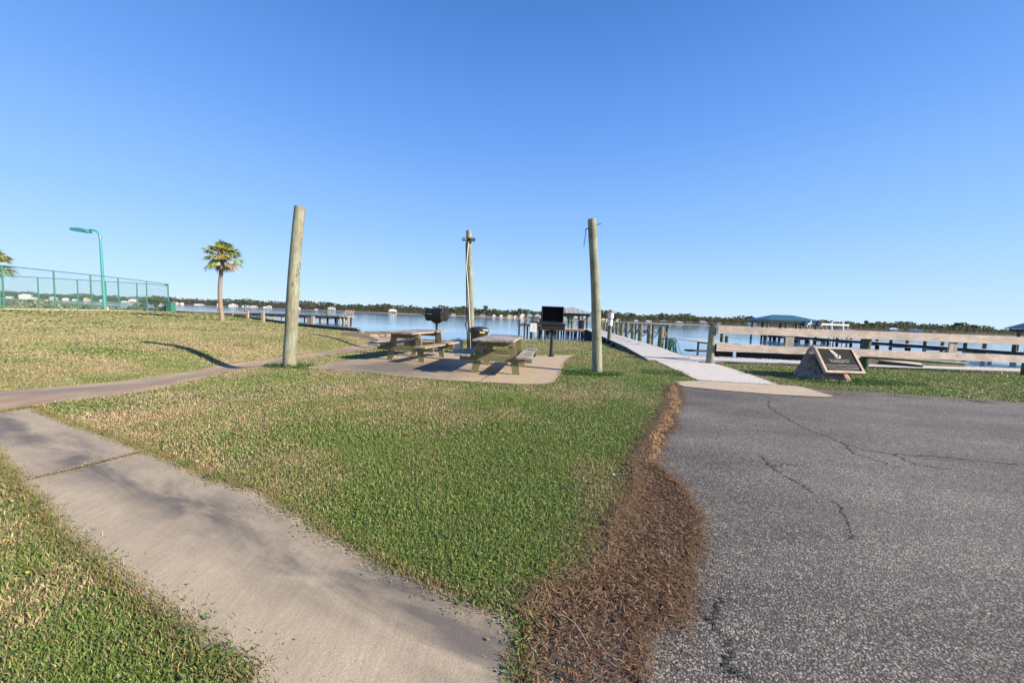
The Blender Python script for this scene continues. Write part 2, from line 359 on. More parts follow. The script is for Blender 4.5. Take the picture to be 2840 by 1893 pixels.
asph_far=poly2([(1900,1072),(2000,1082),(2150,1095),(2290,1101),(2310,1099),(2225,1076),(2400,1087),(2520,1095),(2700,1106),(2840,1117)])
ASPH=asph_e+[(.55,.6),(.1,-.8),(.1,-5),(30,-5),(30,6.2),(16,6.4)]+asph_far[::-1]
APR=poly2([(1872,1060),(1942,1057),(2050,1063),(2155,1068.5),(2225,1075),(2312,1100),(2290,1103),(2150,1096),(2000,1084),(1895,1073),(1880,1068)])
WALK=poly2([(1760,975),(1786,987),(1828,1006),(1866,1024),(1903,1042),(1936,1056),(2050,1063),(2158,1068.5),(2090,1043),(2035,1025),(1978,1008)])+[(7.2,12.0),(30,13.3),(30,15.2),(14,14.8),(9,14.4),(6.9,14.3),(5.8,14.2)]
dl=poly2([(1860,1068),(1862,1090),(1840,1150),(1810,1200),(1780,1250),(1755,1290),(1765,1330),(1762,1375),(1728,1420),(1697,1475),(1690,1530),(1668,1565),(1625,1605),(1540,1640),(1470,1690),(1440,1720)])
DIRT=dl+[(.06,1.2),(0.0,.6),(.1,-1.0),(.55,.6)]+asph_e[::-1]
RAMPOUT=[(-8.45,15),(-8.45,26),(-4.2,26),(-4.2,15)]
# ---------------- ground sheet ----------------
def gfield(x,y):   # 0 dry tan .. 1 green
    far_=ss(np.hypot(x,y),7,16); g=.44+(.9-.35*far_)*(vn(x,y,.9)-.5)+.7*(1-.5*far_)*(vn(x+37,y,.33)-.5)+.55*(vn(x,y+91,2.6)-.5)
    cen=ss(x,-3.2,.2)*(1-ss(y,8,16)); g=g+.32*cen
    left=ss(-x,7.2,9); mid=np.exp(-((y-13)/7.)**2)
    g=np.where(x<-6.2, g-.16*mid+.22*ss(y,22,34),g)
    g=g-.25*((x<-1)&(x>-6)&(y<6)&(y>3))*(1-ss(x,-4,-1.5))
    g=g-.14*(x<-.8)*(1-ss(y+.5*x,.2,1.0))
    g=g-.06*((x>5.5)&(y<12.5))
    return np.clip(g,.0,1)
TAN=np.array([.47,.37,.205]); GRN=np.array([.14,.235,.05]); DRK=np.array([.045,.075,.02])
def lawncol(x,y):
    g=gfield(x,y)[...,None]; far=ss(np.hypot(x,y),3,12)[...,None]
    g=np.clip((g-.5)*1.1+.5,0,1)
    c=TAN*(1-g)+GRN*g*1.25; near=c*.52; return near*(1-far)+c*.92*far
xs=np.unique(np.concatenate([np.arange(-400,-100,25),np.arange(-100,-20,2.5),np.arange(-20,-13,.5),np.arange(-13,18.01,.25),np.arange(18,40,1.),np.arange(40,401,20),[-8.7,-8.45,-4.2,-3.2]]))
ys=np.unique(np.concatenate([[-60,-30,-15,-8],np.arange(-5,0,.5),np.arange(0,15.01,.25)]))
tt=np.concatenate([np.linspace(.05,1,26)])
gx=[];gy=[]
for x in xs:
    s=float(S(x)); col=list(ys)+[15+(s-15)*t for t in tt]; gx.append([x]*(len(col)+1)); gy.append(col+[s+.02])
gx=np.array(gx); gy=np.array(gy); gzv=hz(gx,gy); nr=gx.shape[1]; gzv[:,-1]=-3
idx=np.arange(gx.size).reshape(gx.shape)
Fq=np.stack([idx[:-1,:-1],idx[1:,:-1],idx[1:,1:],idx[:-1,1:]],-1).reshape(-1,4)
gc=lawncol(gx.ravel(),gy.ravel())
bx=gx.ravel();by=gy.ravel()
rb=((bx>-8.7)&(bx<-4.1)&(by>16.5))|((bx>6.3)&(by>14.1)); 
sandm=(bx>6.3)&(by>14.1); gc[rb]=(.17,.135,.11); gc[sandm]=np.array([.55,.50,.42])*(.6+.7*vn(bx,by,.5)[sandm,None])
ib=inpoly(bx,by,DIRT); gc[ib]=(.075,.05,.035); gc[ib&(by<1.5)]=(.13,.12,.11)
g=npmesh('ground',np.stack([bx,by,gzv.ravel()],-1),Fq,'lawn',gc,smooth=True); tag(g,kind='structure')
def sheet(name,P,off,mats,step=.25,extra=None,thick=0):
    bm=bmesh.new(); vs=[bm.verts.new((p[0],p[1],0)) for p in P]; f=bm.faces.new(vs); f.normal_update()
    if f.normal.z<0: f.normal_flip()
    bmesh.ops.triangulate(bm,faces=bm.faces[:])
    x0=min(p[0] for p in P);x1=max(p[0] for p in P);y0=min(p[1] for p in P);y1=max(p[1] for p in P)
    def cut(lo,hi,ax):
        k=math.ceil(lo/step)*step
        while k<hi:
            st=1 if k<18 else 4
            bmesh.ops.bisect_plane(bm,geom=bm.verts[:]+bm.edges[:]+bm.faces[:],plane_co=(k,0,0) if ax==0 else (0,k,0),plane_no=(1,0,0) if ax==0 else (0,1,0)); k+=step*st
    cut(max(x0,-13),x1,0); cut(max(y0,0),y1,1)
    for v in bm.verts: v.co.z=float(hz(v.co.x,v.co.y))+off
    bm.normal_update()
    for f_ in bm.faces:
        if f_.normal.z<0: f_.normal_flip()
    me=bpy.data.meshes.new(name); bm.to_mesh(me); bm.free()
    for m in mats: me.materials.append(M[m])
    for p in me.polygons: p.use_smooth=True
    o=bpy.data.objects.new(name,me); COL.objects.link(o); return tag(o,kind='structure')
sheet('sidewalk',SWP,.016,['sidewalk']); sheet('path',PATHP,.010,['path']); sheet('picnic_pad',PADP,.016,['pad'])
sheet('parking_lot',ASPH,.008,['asphalt'],.5); sheet('apron',APR,.020,['apron'],.5); sheet('walkway_ground',WALK,.024,['walk'],.5).name='walkway'
# joints and cracks: thin dark ribbons lying in the slabs
def ribbon(name,px,w,off,mat,jit=.6,sub=6,world=False):
    P=[Vector(gp(*p)[:2]) if not world else Vector(p) for p in px]; Q=[]
    for a,b in zip(P[:-1],P[1:]):
        for k in range(sub): Q.append(a.lerp(b,k/sub))
    Q.append(P[-1]); V=[];n=len(Q)
    for i,q in enumerate(Q):
        d=(Q[min(i+1,n-1)]-Q[max(i-1,0)]).normalized(); nn=Vector((-d.y,d.x)); q=q+nn*random.uniform(-1,1)*w*jit
        ww=w*random.uniform(.35,1)*(1 if 0<i<n-1 else .2)
        for s_ in (-1,1): p=q+nn*s_*ww*.5; V.append((p.x,p.y,float(hz(p.x,p.y))+off))
    mb=MB(); mb.add(V,[(2*i,2*i+2,2*i+3,2*i+1) for i in range(n-1)]); o=mb.build(name,mat); return tag(o,kind='structure')
ribbon('slab_joint',[(37,1347),(120,1325),(250,1297),(340,1270),(416,1252)],.014,.021,'crack',.3)
ribbon('slab_joint',[(0,1146),(50,1138),(95,1131)],.03,.020,'crack',.3)
ribbon('slab_joint',[(1327,1060),(1360,1040),(1395,1022),(1440,1012)],.03,.021,'crack',.4)
for c in ([(2130,1112),(2140,1135),(2190,1165),(2240,1195),(2290,1210),(2340,1232),(2400,1250),(2480,1262),(2600,1268),(2840,1292)],
          [(2110,1265),(2140,1295),(2180,1325),(2225,1345),(2260,1370)],[(2290,1385),(2330,1405),(2345,1440),(2358,1470),(2362,1500)],
          [(1975,1140),(2050,1150),(2130,1162),(2200,1172)],[(1905,1640),(1925,1690),(1965,1730),(2010,1765),(2022,1800),(2018,1850),(2025,1893)],
          [(1935,1520),(1905,1560),(1900,1600)],[(1965,1730),(1990,1700),(2000,1660)],[(2140,1295),(2200,1290),(2250,1300)],[(2340,1232),(2370,1260),(2420,1275),(2500,1300)],[(2480,1262),(2540,1290),(2640,1305)],[(2018,1850),(2060,1880),(2090,1893)],[(2060,1085),(2120,1098),(2160,1112)]):
    ribbon('asphalt_crack',c,(.016 if c[0][1]>1500 else .010) if c[0][1]>1300 else .016,.0125,'crack',1.3,12)
# water, far land
def plane(name,P,z,mat): 
    mb=MB(); mb.add([(x,y,z) for x,y in P],[tuple(range(len(P)))]); return tag(mb.build(name,mat),kind='structure')
plane('water',[(-5000,5),(5000,5),(5000,5000),(-5000,5000)],WZ,'water')
shD=[(-900,1000),(-400,950),(0,900),(300,850),(600,720),(820,570),(1100,430),(1480,395),(1800,355),(2000,385),(2400,430),(2840,500),(3400,560),(4200,700)]
def shore(px): return float(np.interp(px,[a for a,b in shD],[b for a,b in shD]))
def shp(px,back=0): D=shore(px)+back; return np.array([(px-CX)/F*D, D])
def wtop(px):   # wooded skyline heights (m) along the shore
    T=[(-900,22),(0,19),(300,17.5),(600,16.5),(780,15.5),(850,14.5),(1000,12),(1100,12),(1300,12),(1480,10.5),(1600,10.5),(1680,12.5),(1800,11.5),(2000,12.3),(2100,12),(2300,12),(2500,14.5),(2640,16.5),(2840,11.5),(3400,14),(4200,18)]
    return float(np.interp(px,[a for a,b in T],[b for a,b in T]))
mb=MB(); n=700
for i in range(n):
    px=-900+5100*i/(n-1); j=4*math.sin(i*.3)+4*math.sin(i*.11)
    for b,z in ((j,WZ-.5),(j+6,WZ+.3),(j+22,WZ+.6),(70,WZ+2.0),(105,.70*wtop(px)*random.uniform(.85,1.1)),(400,.6*wtop(px))):
        p=shp(px,b); mb.v.append((p[0],p[1],z))
for i in range(n-1):
    for k in range(5): mb.f.append([i*6+k,(i+1)*6+k,(i+1)*6+k+1,i*6+k+1]); mb.m.append(0 if k<2 else 1); mb.sm.append(True)
M['farsand']=simple('far sandy shore',(.42,.34,.25),.95,var=.35,sc=.05)
M['farland']=simple('far undergrowth',(.06,.07,.035),.95,var=.4,sc=.06)
tag(mb.build('far_shore',['farsand','farland']),kind='structure')
# ---------------- grass ----------------
EXC=[SWP,PATHP,PADP,ASPH,APR,WALK,DIRT]
def wobble(x,y): return x+.07*(vn(x,y,.09)-.5)+.09*(vn(x,y+7,.33)-.5), y+.07*(vn(x+50,y,.09)-.5)+.09*(vn(x+9,y,.33)-.5)
def pts_in(r0,r1,dens,lawn=True,half=R(66)):
    A=half*(r1*r1-r0*r0); n=int(A*dens); a=rng.uniform(-half,half,n); r=np.sqrt(rng.uniform(r0*r0,r1*r1,n))
    x=r*np.sin(a); y=r*np.cos(a); return x,y
def filt(x,y):
    wx,wy=wobble(x,y); ok=y<S(x)-.05
    for P in EXC: ok&=~inpoly(wx,wy,P)
    ok&=~((x>-8.6)&(x<-4.1)&(y>17.2)); ok&=~((x>6.6)&(y>12.3)); ok&=~((x>5.2)&(y>13.5)&(x<8))
    return x[ok],y[ok]
def blades(x,y,L,w,col,lean=.9,seg=1,flat=None):
    n=len(x); z=hz(x,y); a=rng.uniform(0,2*np.pi,n); b=rng.uniform(0,2*np.pi,n); L=L*rng.uniform(.5,1.3,n); w=w*rng.uniform(.6,1.3,n)
    ln=rng.uniform(.2,lean,n); dx,dy=np.cos(b)*ln*L,np.sin(b)*ln*L; hh=L*np.sqrt(np.clip(1-ln*ln*.8,.04,1))
    wx,wy=np.cos(a)*w/2,np.sin(a)*w/2; base=np.stack([x,y,z],-1)
    o=np.stack([wx,wy,0*wx],-1); mid=np.stack([dx*.35,dy*.35,hh*.6],-1); tip=np.stack([dx,dy,hh],-1)
    V=np.stack([base-o,base+o,base+mid+o*.8,base+mid-o*.8,base+tip],1).reshape(-1,3)
    i=np.arange(n)[:,None]*5; F3=np.concatenate([i+np.array([[0,1,2]]),i+np.array([[0,2,3]]),i+np.array([[3,2,4]])],0)
    return V,F3,np.repeat(col,5,0)
def leaves(x,y,sz,col,h=.02):
    n=len(x); z=hz(x,y)+rng.uniform(.2,1,n)*h; a=rng.uniform(0,2*np.pi,n); s=sz*rng.uniform(.5,1.3,n); V=[]
    tx,ty=rng.normal(0,.33,n),rng.normal(0,.33,n); c=np.stack([x,y,z],-1)
    for k in range(6):
        an=a+k*np.pi/3; px,py=np.cos(an)*s*.5,np.sin(an)*s*.42; V.append(c+np.stack([px,py,px*tx+py*ty],-1))
    V=np.stack(V,1).reshape(-1,3); i=np.arange(n)[:,None]*6
    F3=np.concatenate([i+np.array([[0,1,2]]),i+np.array([[0,2,3]]),i+np.array([[0,3,4]]),i+np.array([[0,4,5]])],0)
    return V,F3,np.repeat(col,6,0)
def cat_mesh(name,parts,mat,label):
    V=[];Fc=[];C=[];o=0
    for v,f,c in parts: V.append(v);Fc.append(f+o);C.append(c);o+=len(v)
    ob=npmesh(name,np.concatenate(V),np.concatenate(Fc),mat,np.concatenate(C)); return tag(ob,label,kind='stuff')
def tone(n,base,var=.3): 
    k=rng.uniform(1-var,1+var,(n,1)); h=rng.normal(0,.06,(n,3)); return np.clip(np.array(base)*k*(1+h),0,1)
parts=[]
for r0,r1,den,L,w,lf in ((.8,2.2,30000,.032,.0030,.0085),(2.2,3.6,17000,.034,.0042,.011),(3.6,6,8500,.036,.0062,.015),(6,11,2600,.040,.012,.023),(11,20,800,.045,.026,.038),(20,36,200,.05,.06,.08),(36,60,50,.06,.14,.17)):
    x,y=pts_in(r0,r1,den); x,y=filt(x,y); g=gfield(x,y); u=rng.random(len(x)); gr=u<(.06+g*.86)
    xg,yg=x[gr],y[gr]; xt,yt=x[~gr],y[~gr]
    cl=rng.random(len(xg))<(.30+.35*vn(xg,yg,.5))
    parts.append(leaves(xg[cl],yg[cl],lf,tone(cl.sum(),(.20,.295,.07),.45),.6*L))
    parts.append(blades(xg[~cl],yg[~cl],L*.85,w,tone((~cl).sum(),(.26,.35,.09),.35)))
    tc=tone(len(xt),(.58,.47,.28),.3); k=rng.random(len(xt)); tc[k<.2]*=np.array([.55,.45,.4]); parts.append(blades(xt,yt,L*.8,w*1.05,tc,1.0))
    if r0>=6:   # farther off each clump already blends its leaf and straw colours
        for q_,(xx,yy) in zip((-3,-2,-1),((xg[cl],yg[cl]),(xg[~cl],yg[~cl]),(xt,yt))):
            gg=np.clip(gfield(xx,yy)+rng.normal(0,.16,len(xx)),0,1)[:,None]; cc=(np.array([.50,.415,.25])*(1-gg)+np.array([.25,.34,.09])*gg)*rng.uniform(.82,1.15,(len(xx),1))
            v_,f_,c_=parts[q_]; parts[q_]=(v_,f_,np.repeat(cc,len(v_)//max(len(xx),1),0))
# tufts by the post feet and pavement edges
for (cx,cy,rr,nn) in ((2.0,8.35,.55,1500),(1.5,8.2,.5,700),(-4.8,7.75,.5,1200),(8.0,8.55,.9,2200),(9.2,8.6,.7,1200),(4.2,8.9,.7,1400)):
    a=rng.uniform(0,6.28,nn); r=rr*np.sqrt(rng.random(nn)); x=cx+np.cos(a)*r*1.3; y=cy+np.sin(a)*r*.6; x,y=filt(x,y)
    parts.append(leaves(x,y,.03,tone(len(x),(.09,.21,.03),.4),.08))
# dandelion-yellow flecks
for _ in range(260):      # creeping clumps spilling over the slab edge
    Q=SWP; k=random.randrange(len(Q)-1); a,b=np.array(Q[k]),np.array(Q[k+1])
    if np.hypot(*a)>7 or a[1]<.7: continue
    c_=a+(b-a)*random.random(); n_=random.randint(30,110); r_=random.uniform(.02,.075); xx=c_[0]+rng.normal(0,r_,n_); yy=c_[1]+rng.normal(0,r_*.8,n_)
    parts.append(leaves(xx,yy,.010,tone(n_,(.17,.26,.065),.45),.035) if random.random()<.5 else blades(xx,yy,.034,.0036,tone(n_,(.45,.36,.2),.4)))
x,y=filt(*pts_in(.9,5,5)); parts.append(leaves(x,y,.014,tone(len(x),(.75,.62,.04),.1),.05))
cat_mesh('grass',parts,'blade','mown lawn of dry tan blades and small green clover leaves')
# brown dead edge along the asphalt
def fill(P,n,m=.0):
    xs_=[p[0] for p in P]; ys_=[p[1] for p in P]; x=rng.uniform(min(xs_)-m,max(xs_)+m,n); y=rng.uniform(min(ys_)-m,max(ys_)+m,n)
    wx,wy=wobble(x,y); wx=wx+.06*(vn(x,y,.16)-.5); k=inpoly(wx,wy,P); return x[k],y[k]
def twigs(x,y,L,w,col,h=.02):
    n=len(x); a=rng.uniform(0,2*np.pi,n); L=L*rng.uniform(.3,1.5,n); w=w*rng.uniform(.5,1.4,n); z=hz(x,y)+.010+rng.random(n)*h
    d=np.stack([np.cos(a),np.sin(a),rng.normal(0,.25,n)],-1)*L[:,None]/2; o=np.stack([-np.sin(a),np.cos(a),0*a],-1)*w[:,None]/2; c=np.stack([x,y,z],-1)
    bend=np.stack([-np.sin(a),np.cos(a),np.full(n,.3)],-1)*(L*rng.normal(0,.15,n))[:,None]
    V=np.stack([c-d-o,c-d+o,c+bend+o,c+bend-o,c+d],1).reshape(-1,3); i=np.arange(n)[:,None]*5
    return V,np.concatenate([i+np.array([[0,1,2]]),i+np.array([[0,2,3]]),i+np.array([[3,2,4]])],0),np.repeat(col,5,0)
def margin_pts(Q,n,wd=.055):
    Q=np.array([p[:2] for p in Q]); seg=Q[1:]-Q[:-1]; ln=np.hypot(seg[:,0],seg[:,1]); ii=rng.choice(len(seg),n,p=ln/ln.sum()); t=rng.random(n)
    nrm=np.stack([-seg[ii,1],seg[ii,0]],-1)/np.maximum(ln[ii],1e-6)[:,None]; o=rng.laplace(0,wd,n)*(.4+1.2*vn(Q[ii,0]+t,Q[ii,1],.2))
    return Q[:-1][ii]+seg[ii]*t[:,None]+nrm*o[:,None]
parts=[]; x,y=fill(DIRT,430000); r=np.hypot(x,y)
keep=rng.random(len(x))<np.clip(3.2/r,.25,1)*np.clip((y-.55-.5*vn(x,y,.16))/.55,.12,1); x,y,r=x[keep],y[keep],r[keep]
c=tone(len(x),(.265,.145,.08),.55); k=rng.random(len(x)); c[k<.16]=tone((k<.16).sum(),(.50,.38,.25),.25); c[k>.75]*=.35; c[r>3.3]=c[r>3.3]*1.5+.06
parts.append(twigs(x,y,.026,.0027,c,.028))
mg=margin_pts(asph_e,18000,.03); parts.append(twigs(mg[:,0],mg[:,1],.026,.003,tone(len(mg),(.24,.155,.09),.5),.015))
mg=margin_pts(dl,24000,.05); parts.append(twigs(mg[:,0],mg[:,1],.028,.0035,tone(len(mg),(.30,.20,.11),.5),.035))
x,y=fill(DIRT,60000); c=tone(len(x),(.17,.09,.05),.5); parts.append(leaves(x,y,.010,c,.022))
x,y=fill(DIRT,9000); k=rng.random(len(x))<.35; parts.append(leaves(x[k],y[k],.010,tone(k.sum(),(.17,.24,.05),.3),.035))
# ragged brown margins of the lawn against every pavement
def margin(P,n,wd,col,L=.03,w=.004):
    Q=np.array([p[:2] for p in P]); seg=np.roll(Q,-1,0)-Q; ln=np.hypot(seg[:,0],seg[:,1]); ii=rng.choice(len(Q),n,p=ln/ln.sum()); t=rng.random(n)
    nrm=np.stack([-seg[ii,1],seg[ii,0]],-1)/np.maximum(ln[ii],1e-6)[:,None]
    p=Q[ii]+seg[ii]*t[:,None]+nrm*rng.normal(0,wd,n)[:,None]; kk=(np.hypot(p[:,0],p[:,1])<22)&(p[:,1]>.6)&(p[:,1]<17); p=p[kk]
    ok=np.zeros(len(p),bool)|True
    for E_ in (ASPH,): ok&=~inpoly(p[:,0],p[:,1],E_)
    p=p[ok]; return blades(p[:,0],p[:,1],L,w,tone(len(p),col,.4),.95)
parts.append(margin(SWP,34000,.026,(.34,.25,.13),.034,.0038)); parts.append(margin(SWP,26000,.03,(.19,.26,.07),.034,.0042)); parts.append(margin(SWP,9000,.03,(.16,.075,.045),.022,.005))
parts.append(margin(PATHP,7000,.05,(.50,.37,.2),.036,.008)); parts.append(margin(PADP,6000,.05,(.36,.28,.15),.034,.007))
parts.append(margin(WALK[:12],2500,.05,(.34,.22,.10),.045,.008))
E1=[tuple(gp(*p)[:2]) for p in ((1855,1075),(1858,1120),(1830,1180),(1800,1240),(1790,1290),(1815,1290),(1835,1225),(1868,1170),(1885,1115),(1878,1075))]
x,y=fill(E1,26000); parts.append(twigs(x,y,.05,.008,tone(len(x),(.62,.40,.20),.35),.04))
for a,b in (((2470,1098),(2660,1112)),((2280,1092),(2420,1100)),((2690,1112),(2760,1118))):
    A=gp(*a);B=gp(*b); t=(rng.random(420)**1.5)[:,None]; p=A[None,:2]*(1-t)+B[None,:2]*t+rng.normal(0,.07,(420,2))*(.3+1.4*vn(t[:,0]*3,t[:,0],.3))[:,None]; parts.append(twigs(p[:,0],p[:,1],.045,.006,tone(420,(.36,.24,.13),.4),.02))
# dry tuft in the sidewalk joint
A=gp(37,1347);B=gp(416,1252); n=1500; t=rng.random(n)**.6; p=A[None,:2]*(1-t[:,None])+B[None,:2]*t[:,None]+rng.normal(0,.010,(n,2))*(.5+1.6*t[:,None]); parts.append(twigs(p[:,0],p[:,1],.03,.003,tone(n,(.50,.38,.22),.35),.02))
cat_mesh('dry_thatch',parts,'thatch','brown dead grass and twig litter spilling over the asphalt edge')
# pebbles
mbp=MB(); 
def pebble(mb,x,y,s):
    z=float(hz(x,y))+.012; a=random.random()*6; V=[];
    for i in range(4):
        for k in range(7):
            an=a+k*6.283/7; r=s*[.55,1,.8,.25][i]*random.uniform(.85,1.1); V.append((x+math.cos(an)*r,y+math.sin(an)*r*.75,z+s*[0,.25,.55,.7][i]))
    mb.add(V,[(i*7+k,i*7+(k+1)%7,(i+1)*7+(k+1)%7,(i+1)*7+k) for i in range(3) for k in range(7)]+[tuple(range(21,28))],random.choice([0,0,1,2]),True)
x,y=fill(DIRT,9000)
for a,b in zip(x,y):
    if b<2.1 or random.random()<.35: pebble(mbp,a,b,random.uniform(.002,.006))
M['peb1']=simple('pale pebble',(.45,.42,.4),.7); M['peb2']=simple('grey pebble',(.22,.22,.23),.7); M['peb3']=simple('brown pebble',(.38,.2,.12),.7)
tag(mbp.build('gravel',['peb1','peb2','peb3']),'loose pale and brown gravel chips among the dead thatch',kind='stuff')
# sand/shell and rubble lumps on the shore
def lumps(name,n,fx,mats,label,s0,s1):
    mb=MB()
    for i in range(n):
        x,y=fx(); 
        a=random.random()*6; s=random.uniform(s0,s1); z=float(hz(x,y)); V=[]
        for q in range(3):
            for k in range(6): r=s*[1,.8,.3][q]*random.uniform(.7,1.2); V.append((x+math.cos(a+k*1.047)*r,y+math.sin(a+k*1.047)*r*.7,z+s*[-.1,.25,.45][q]))
        mb.add(V,[(q*6+k,q*6+(k+1)%6,(q+1)*6+(k+1)%6,(q+1)*6+k) for q in range(2) for k in range(6)]+[tuple(range(12,18))],random.randrange(len(mats)))
    return tag(mb.build(name,mats),label,kind='stuff')
lumps('shell_sand',2600,lambda:(random.uniform(6.7,22),random.uniform(14.7,19.2)),['sand','palewood'],'white shelly sand strewn with bits beside the dock',.02,.09)
lumps('shore_rubble',900,lambda:(random.uniform(-8.3,-3.9),random.uniform(21.5,25.2)),['rubble','darkwood'],'brown rubble lining the water at the end of the path',.03,.14)
# ---------------- text ----------------
def text(body,size,mat,parent,loc,rot,name='lettering',align='CENTER',ext=.001):
    cu=bpy.data.curves.new(name,'FONT'); cu.body=body; cu.size=size; cu.align_x=align; cu.extrude=ext; cu.resolution_u=2
    t=bpy.data.objects.new(name,cu); COL.objects.link(t); bpy.context.view_layer.update()
    me=bpy.data.meshes.new_from_object(t.evaluated_get(bpy.context.evaluated_depsgraph_get())); bpy.data.objects.remove(t)
    me.materials.clear(); me.materials.append(M[mat]); o=bpy.data.objects.new(name,me); COL.objects.link(o); o.parent=parent; o.location=loc; o.rotation_euler=rot; return o
# ---------------- picnic tables ----------------
def table(loc,rz,top,label):
    t=thing('picnic_table',label,'picnic table',loc,rz,'picnic tables on the concrete pad')
    L=2.25; mb=MB()
    for k in range(5): mb.box((-.352+k*.176,random.uniform(-.012,.012),.755),(.166,L+random.uniform(-.02,.02),.038),mi=0,tilt=Matrix.Rotation(random.uniform(-.012,.012),3,'Y'))
    mb.build('tabletop',top,t)
    for s in (-1,1):
        mb=MB()
        for k in range(2): mb.box((s*(.58+k*.155),random.uniform(-.01,.01),.425),(.148,L+random.uniform(-.02,.02),.038),tilt=Matrix.Rotation(random.uniform(-.02,.02),3,'Y'))
        mb.build('bench_seat',top,t)
    for e in (-1,1):
        y=e*.635
        for s in (-1,1):
            mb=MB(); a=Vector((s*.33,y,.735)); b=Vector((s*.47,y,.0)); w=.082
            V=[(a.x-w,y-.02,.735),(a.x+w,y-.02,.735),(b.x+w,y-.02,0),(b.x-w,y-.02,0)]; V+= [(v[0],y+.02,v[2]) for v in V]
            mb.add(V,[(3,2,1,0),(4,5,6,7),(0,1,5,4),(1,2,6,5),(2,3,7,6),(3,0,4,7)]); mb.build('leg','tleg',t)
        mb=MB(); mb.box((0,y-e*-.043,.335+.005),(1.62,.038,.135)); mb.build('seat_beam','tbrace',t)
        mb=MB(); mb.box((0,y+e*.043,.672),(.80,.038,.125)); mb.build('top_beam','tbrace',t)
    mb=MB(); mb.box((0,0,.715),(.72,.04,.038)); mb.build('centre_cleat','tbrace',t)
    return t
def G2(px,py,z): p=gz(px,py,z); return p
table((-.27,8.45,.018),-R(7),'tableA','grey weathered picnic table nearest the lawn, in front of the black bin')
table((-2.66,9.93,.018),-R(13),'tableB','picnic table with tan top, left of the bin and below the barrel grill')
# ---------------- timber posts ----------------
def pole(name,label,bx,by,top,rb,rt,mat='postwood',cat='wooden post',lean_n=9):
    b=gp(bx,by); t=at(top[0],top[1],b[1]); th=thing(name,label,cat,b); v=t-b; mb=MB(); pts=[];rs=[]
    for i in range(lean_n+1):
        f=i/lean_n; pts.append(Vector(v*f)+Vector((.012*math.sin(f*5+bx),.01*math.sin(f*7),-.08 if i==0 else 0))); rs.append(rb+(rt-rb)*f+random.uniform(-.003,.003))
    mb.tube(pts,rs,20); mb.build('pole',mat,th); return th,v
th,v=pole('timber_post','tall greenish timber post leaning right on the lawn left of the picnic pad',800,1018,(830,574),.135,.105)
mb=MB(); h=Vector(v*.62); mb.tube([h+Vector((.10,-.06,.10)),h+Vector((.16,-.09,.12)),h+Vector((.17,-.09,.06)),h+Vector((.13,-.09,0)),h+Vector((.14,-.09,-.1)),h+Vector((.10,-.1,-.16))],.005,6); mb.build('bent_hook','black',th)
th,v=pole('timber_post','thin timber post behind the black bin with a floodlight near its top',1307,973,(1301,640),.115,.095)
f=Vector(v*.93); mb=MB()
for s in (-1,1): mb.box(f+Vector((s*.125-.0,-.14,-.03)),(.19,.09,.10),rz=s*.35)
mb.tube([f+Vector((0,-.09,0)),f+Vector((0,-.17,-.02))],.045,10); fl_=mb.build('floodlight','bin',th)
mb=MB()
mb.box(f+Vector((-.14,-.195,-.03)),(.14,.01,.06),rz=-.35); mb.build('floodlight_lens','white',fl_)
mb=MB(); mb.tube([f+Vector((.0,-.13,-.08)),f+Vector((-.03,-.13,-.45)),f+Vector((-.055,-.13,-1.0)),Vector(v*.5)+Vector((-.05,-.13,0)),Vector(v*.25)+Vector((-.02,-.13,0)),Vector((0,-.13,.05))],.018,8); mb.build('conduit','conduit',th)
mb=MB(); mb.tube([Vector(v*.9)+Vector((-.11,-.03,0)),Vector(v*.5)+Vector((-.125,-.03,0)),Vector(v*.26)+Vector((-.13,-.04,0)),Vector(v*.22)+Vector((-.19,-.04,0)),Vector(v*.18)+Vector((-.13,-.04,0)),Vector((-.13,-.04,.1))],.02,8); mb.build('black_cable','black',th)
th,v=pole('timber_post','thick pale green timber post between the picnic pad and the walkway, hung with a chain',1658,1036,(1643,608),.118,.098)
mb=MB(); c=Vector(v*.965); mb.tube([c+Vector((.08,0,0)),c+Vector((.19,-.02,.03))],.011,6); mb.build('bolt','steel',th)
mb=MB(); c=Vector(v*.935)+Vector((-.10,-.02,0)); mb.tube([c,c+Vector((-.05,0,.02)),c+Vector((-.075,0,-.02)),c+Vector((-.06,0,-.045))],.012,6)
for k in range(9):
    z=-.05-k*.042; o=c+Vector((-.065-.003*k,0,z)); r=.016
    ring=[o+(Vector((math.cos(a)*r*.7,0,math.sin(a)*r*1.5)) if k%2 else Vector((0,math.cos(a)*r*.7,math.sin(a)*r*1.5))) for a in [6.283*q/8 for q in range(9)]]
    mb.tube(ring,.0042,5,cap=False)
mb.build('chain','black',th)
# ---------------- bin, pail, bottle ----------------
def lathe(mb,prof,n=24,mi=0,c=(0,0,0),sx=1,sy=1):
    V=[(c[0]+r*math.cos(6.2832*k/n)*sx,c[1]+r*math.sin(6.2832*k/n)*sy,c[2]+z) for r,z in prof for k in range(n)]
    mb.add(V,[(i*n+k,i*n+(k+1)%n,(i+1)*n+(k+1)%n,(i+1)*n+k) for i in range(len(prof)-1) for k in range(n)],mi,True)
    mb.add(V[:n],[tuple(range(n))[::-1]],mi); mb.add(V[-n:],[tuple(range(n))],mi); return mb
yb=11.55; b=at(1327,980,yb); b[2]=.016
t=thing('trash_can','black plastic bin with domed lid standing in front of the thin timber post','bin',b)
mb=MB(); lathe(mb,[(.235,0),(.24,.02),(.285,.70),(.30,.72),(.30,.76)]); mb.box((0.05,-.27,.45),(.2,.02,.28)); mb.build('body','bin',t)
mb=MB(); lathe(mb,[(.325,.74),(.33,.80),(.31,.85),(.26,.885),(.14,.91),(.03,.915)]); mb.box((0,-.0,.915),(.02,.5,.012)); l=mb.build('lid','bin',t)
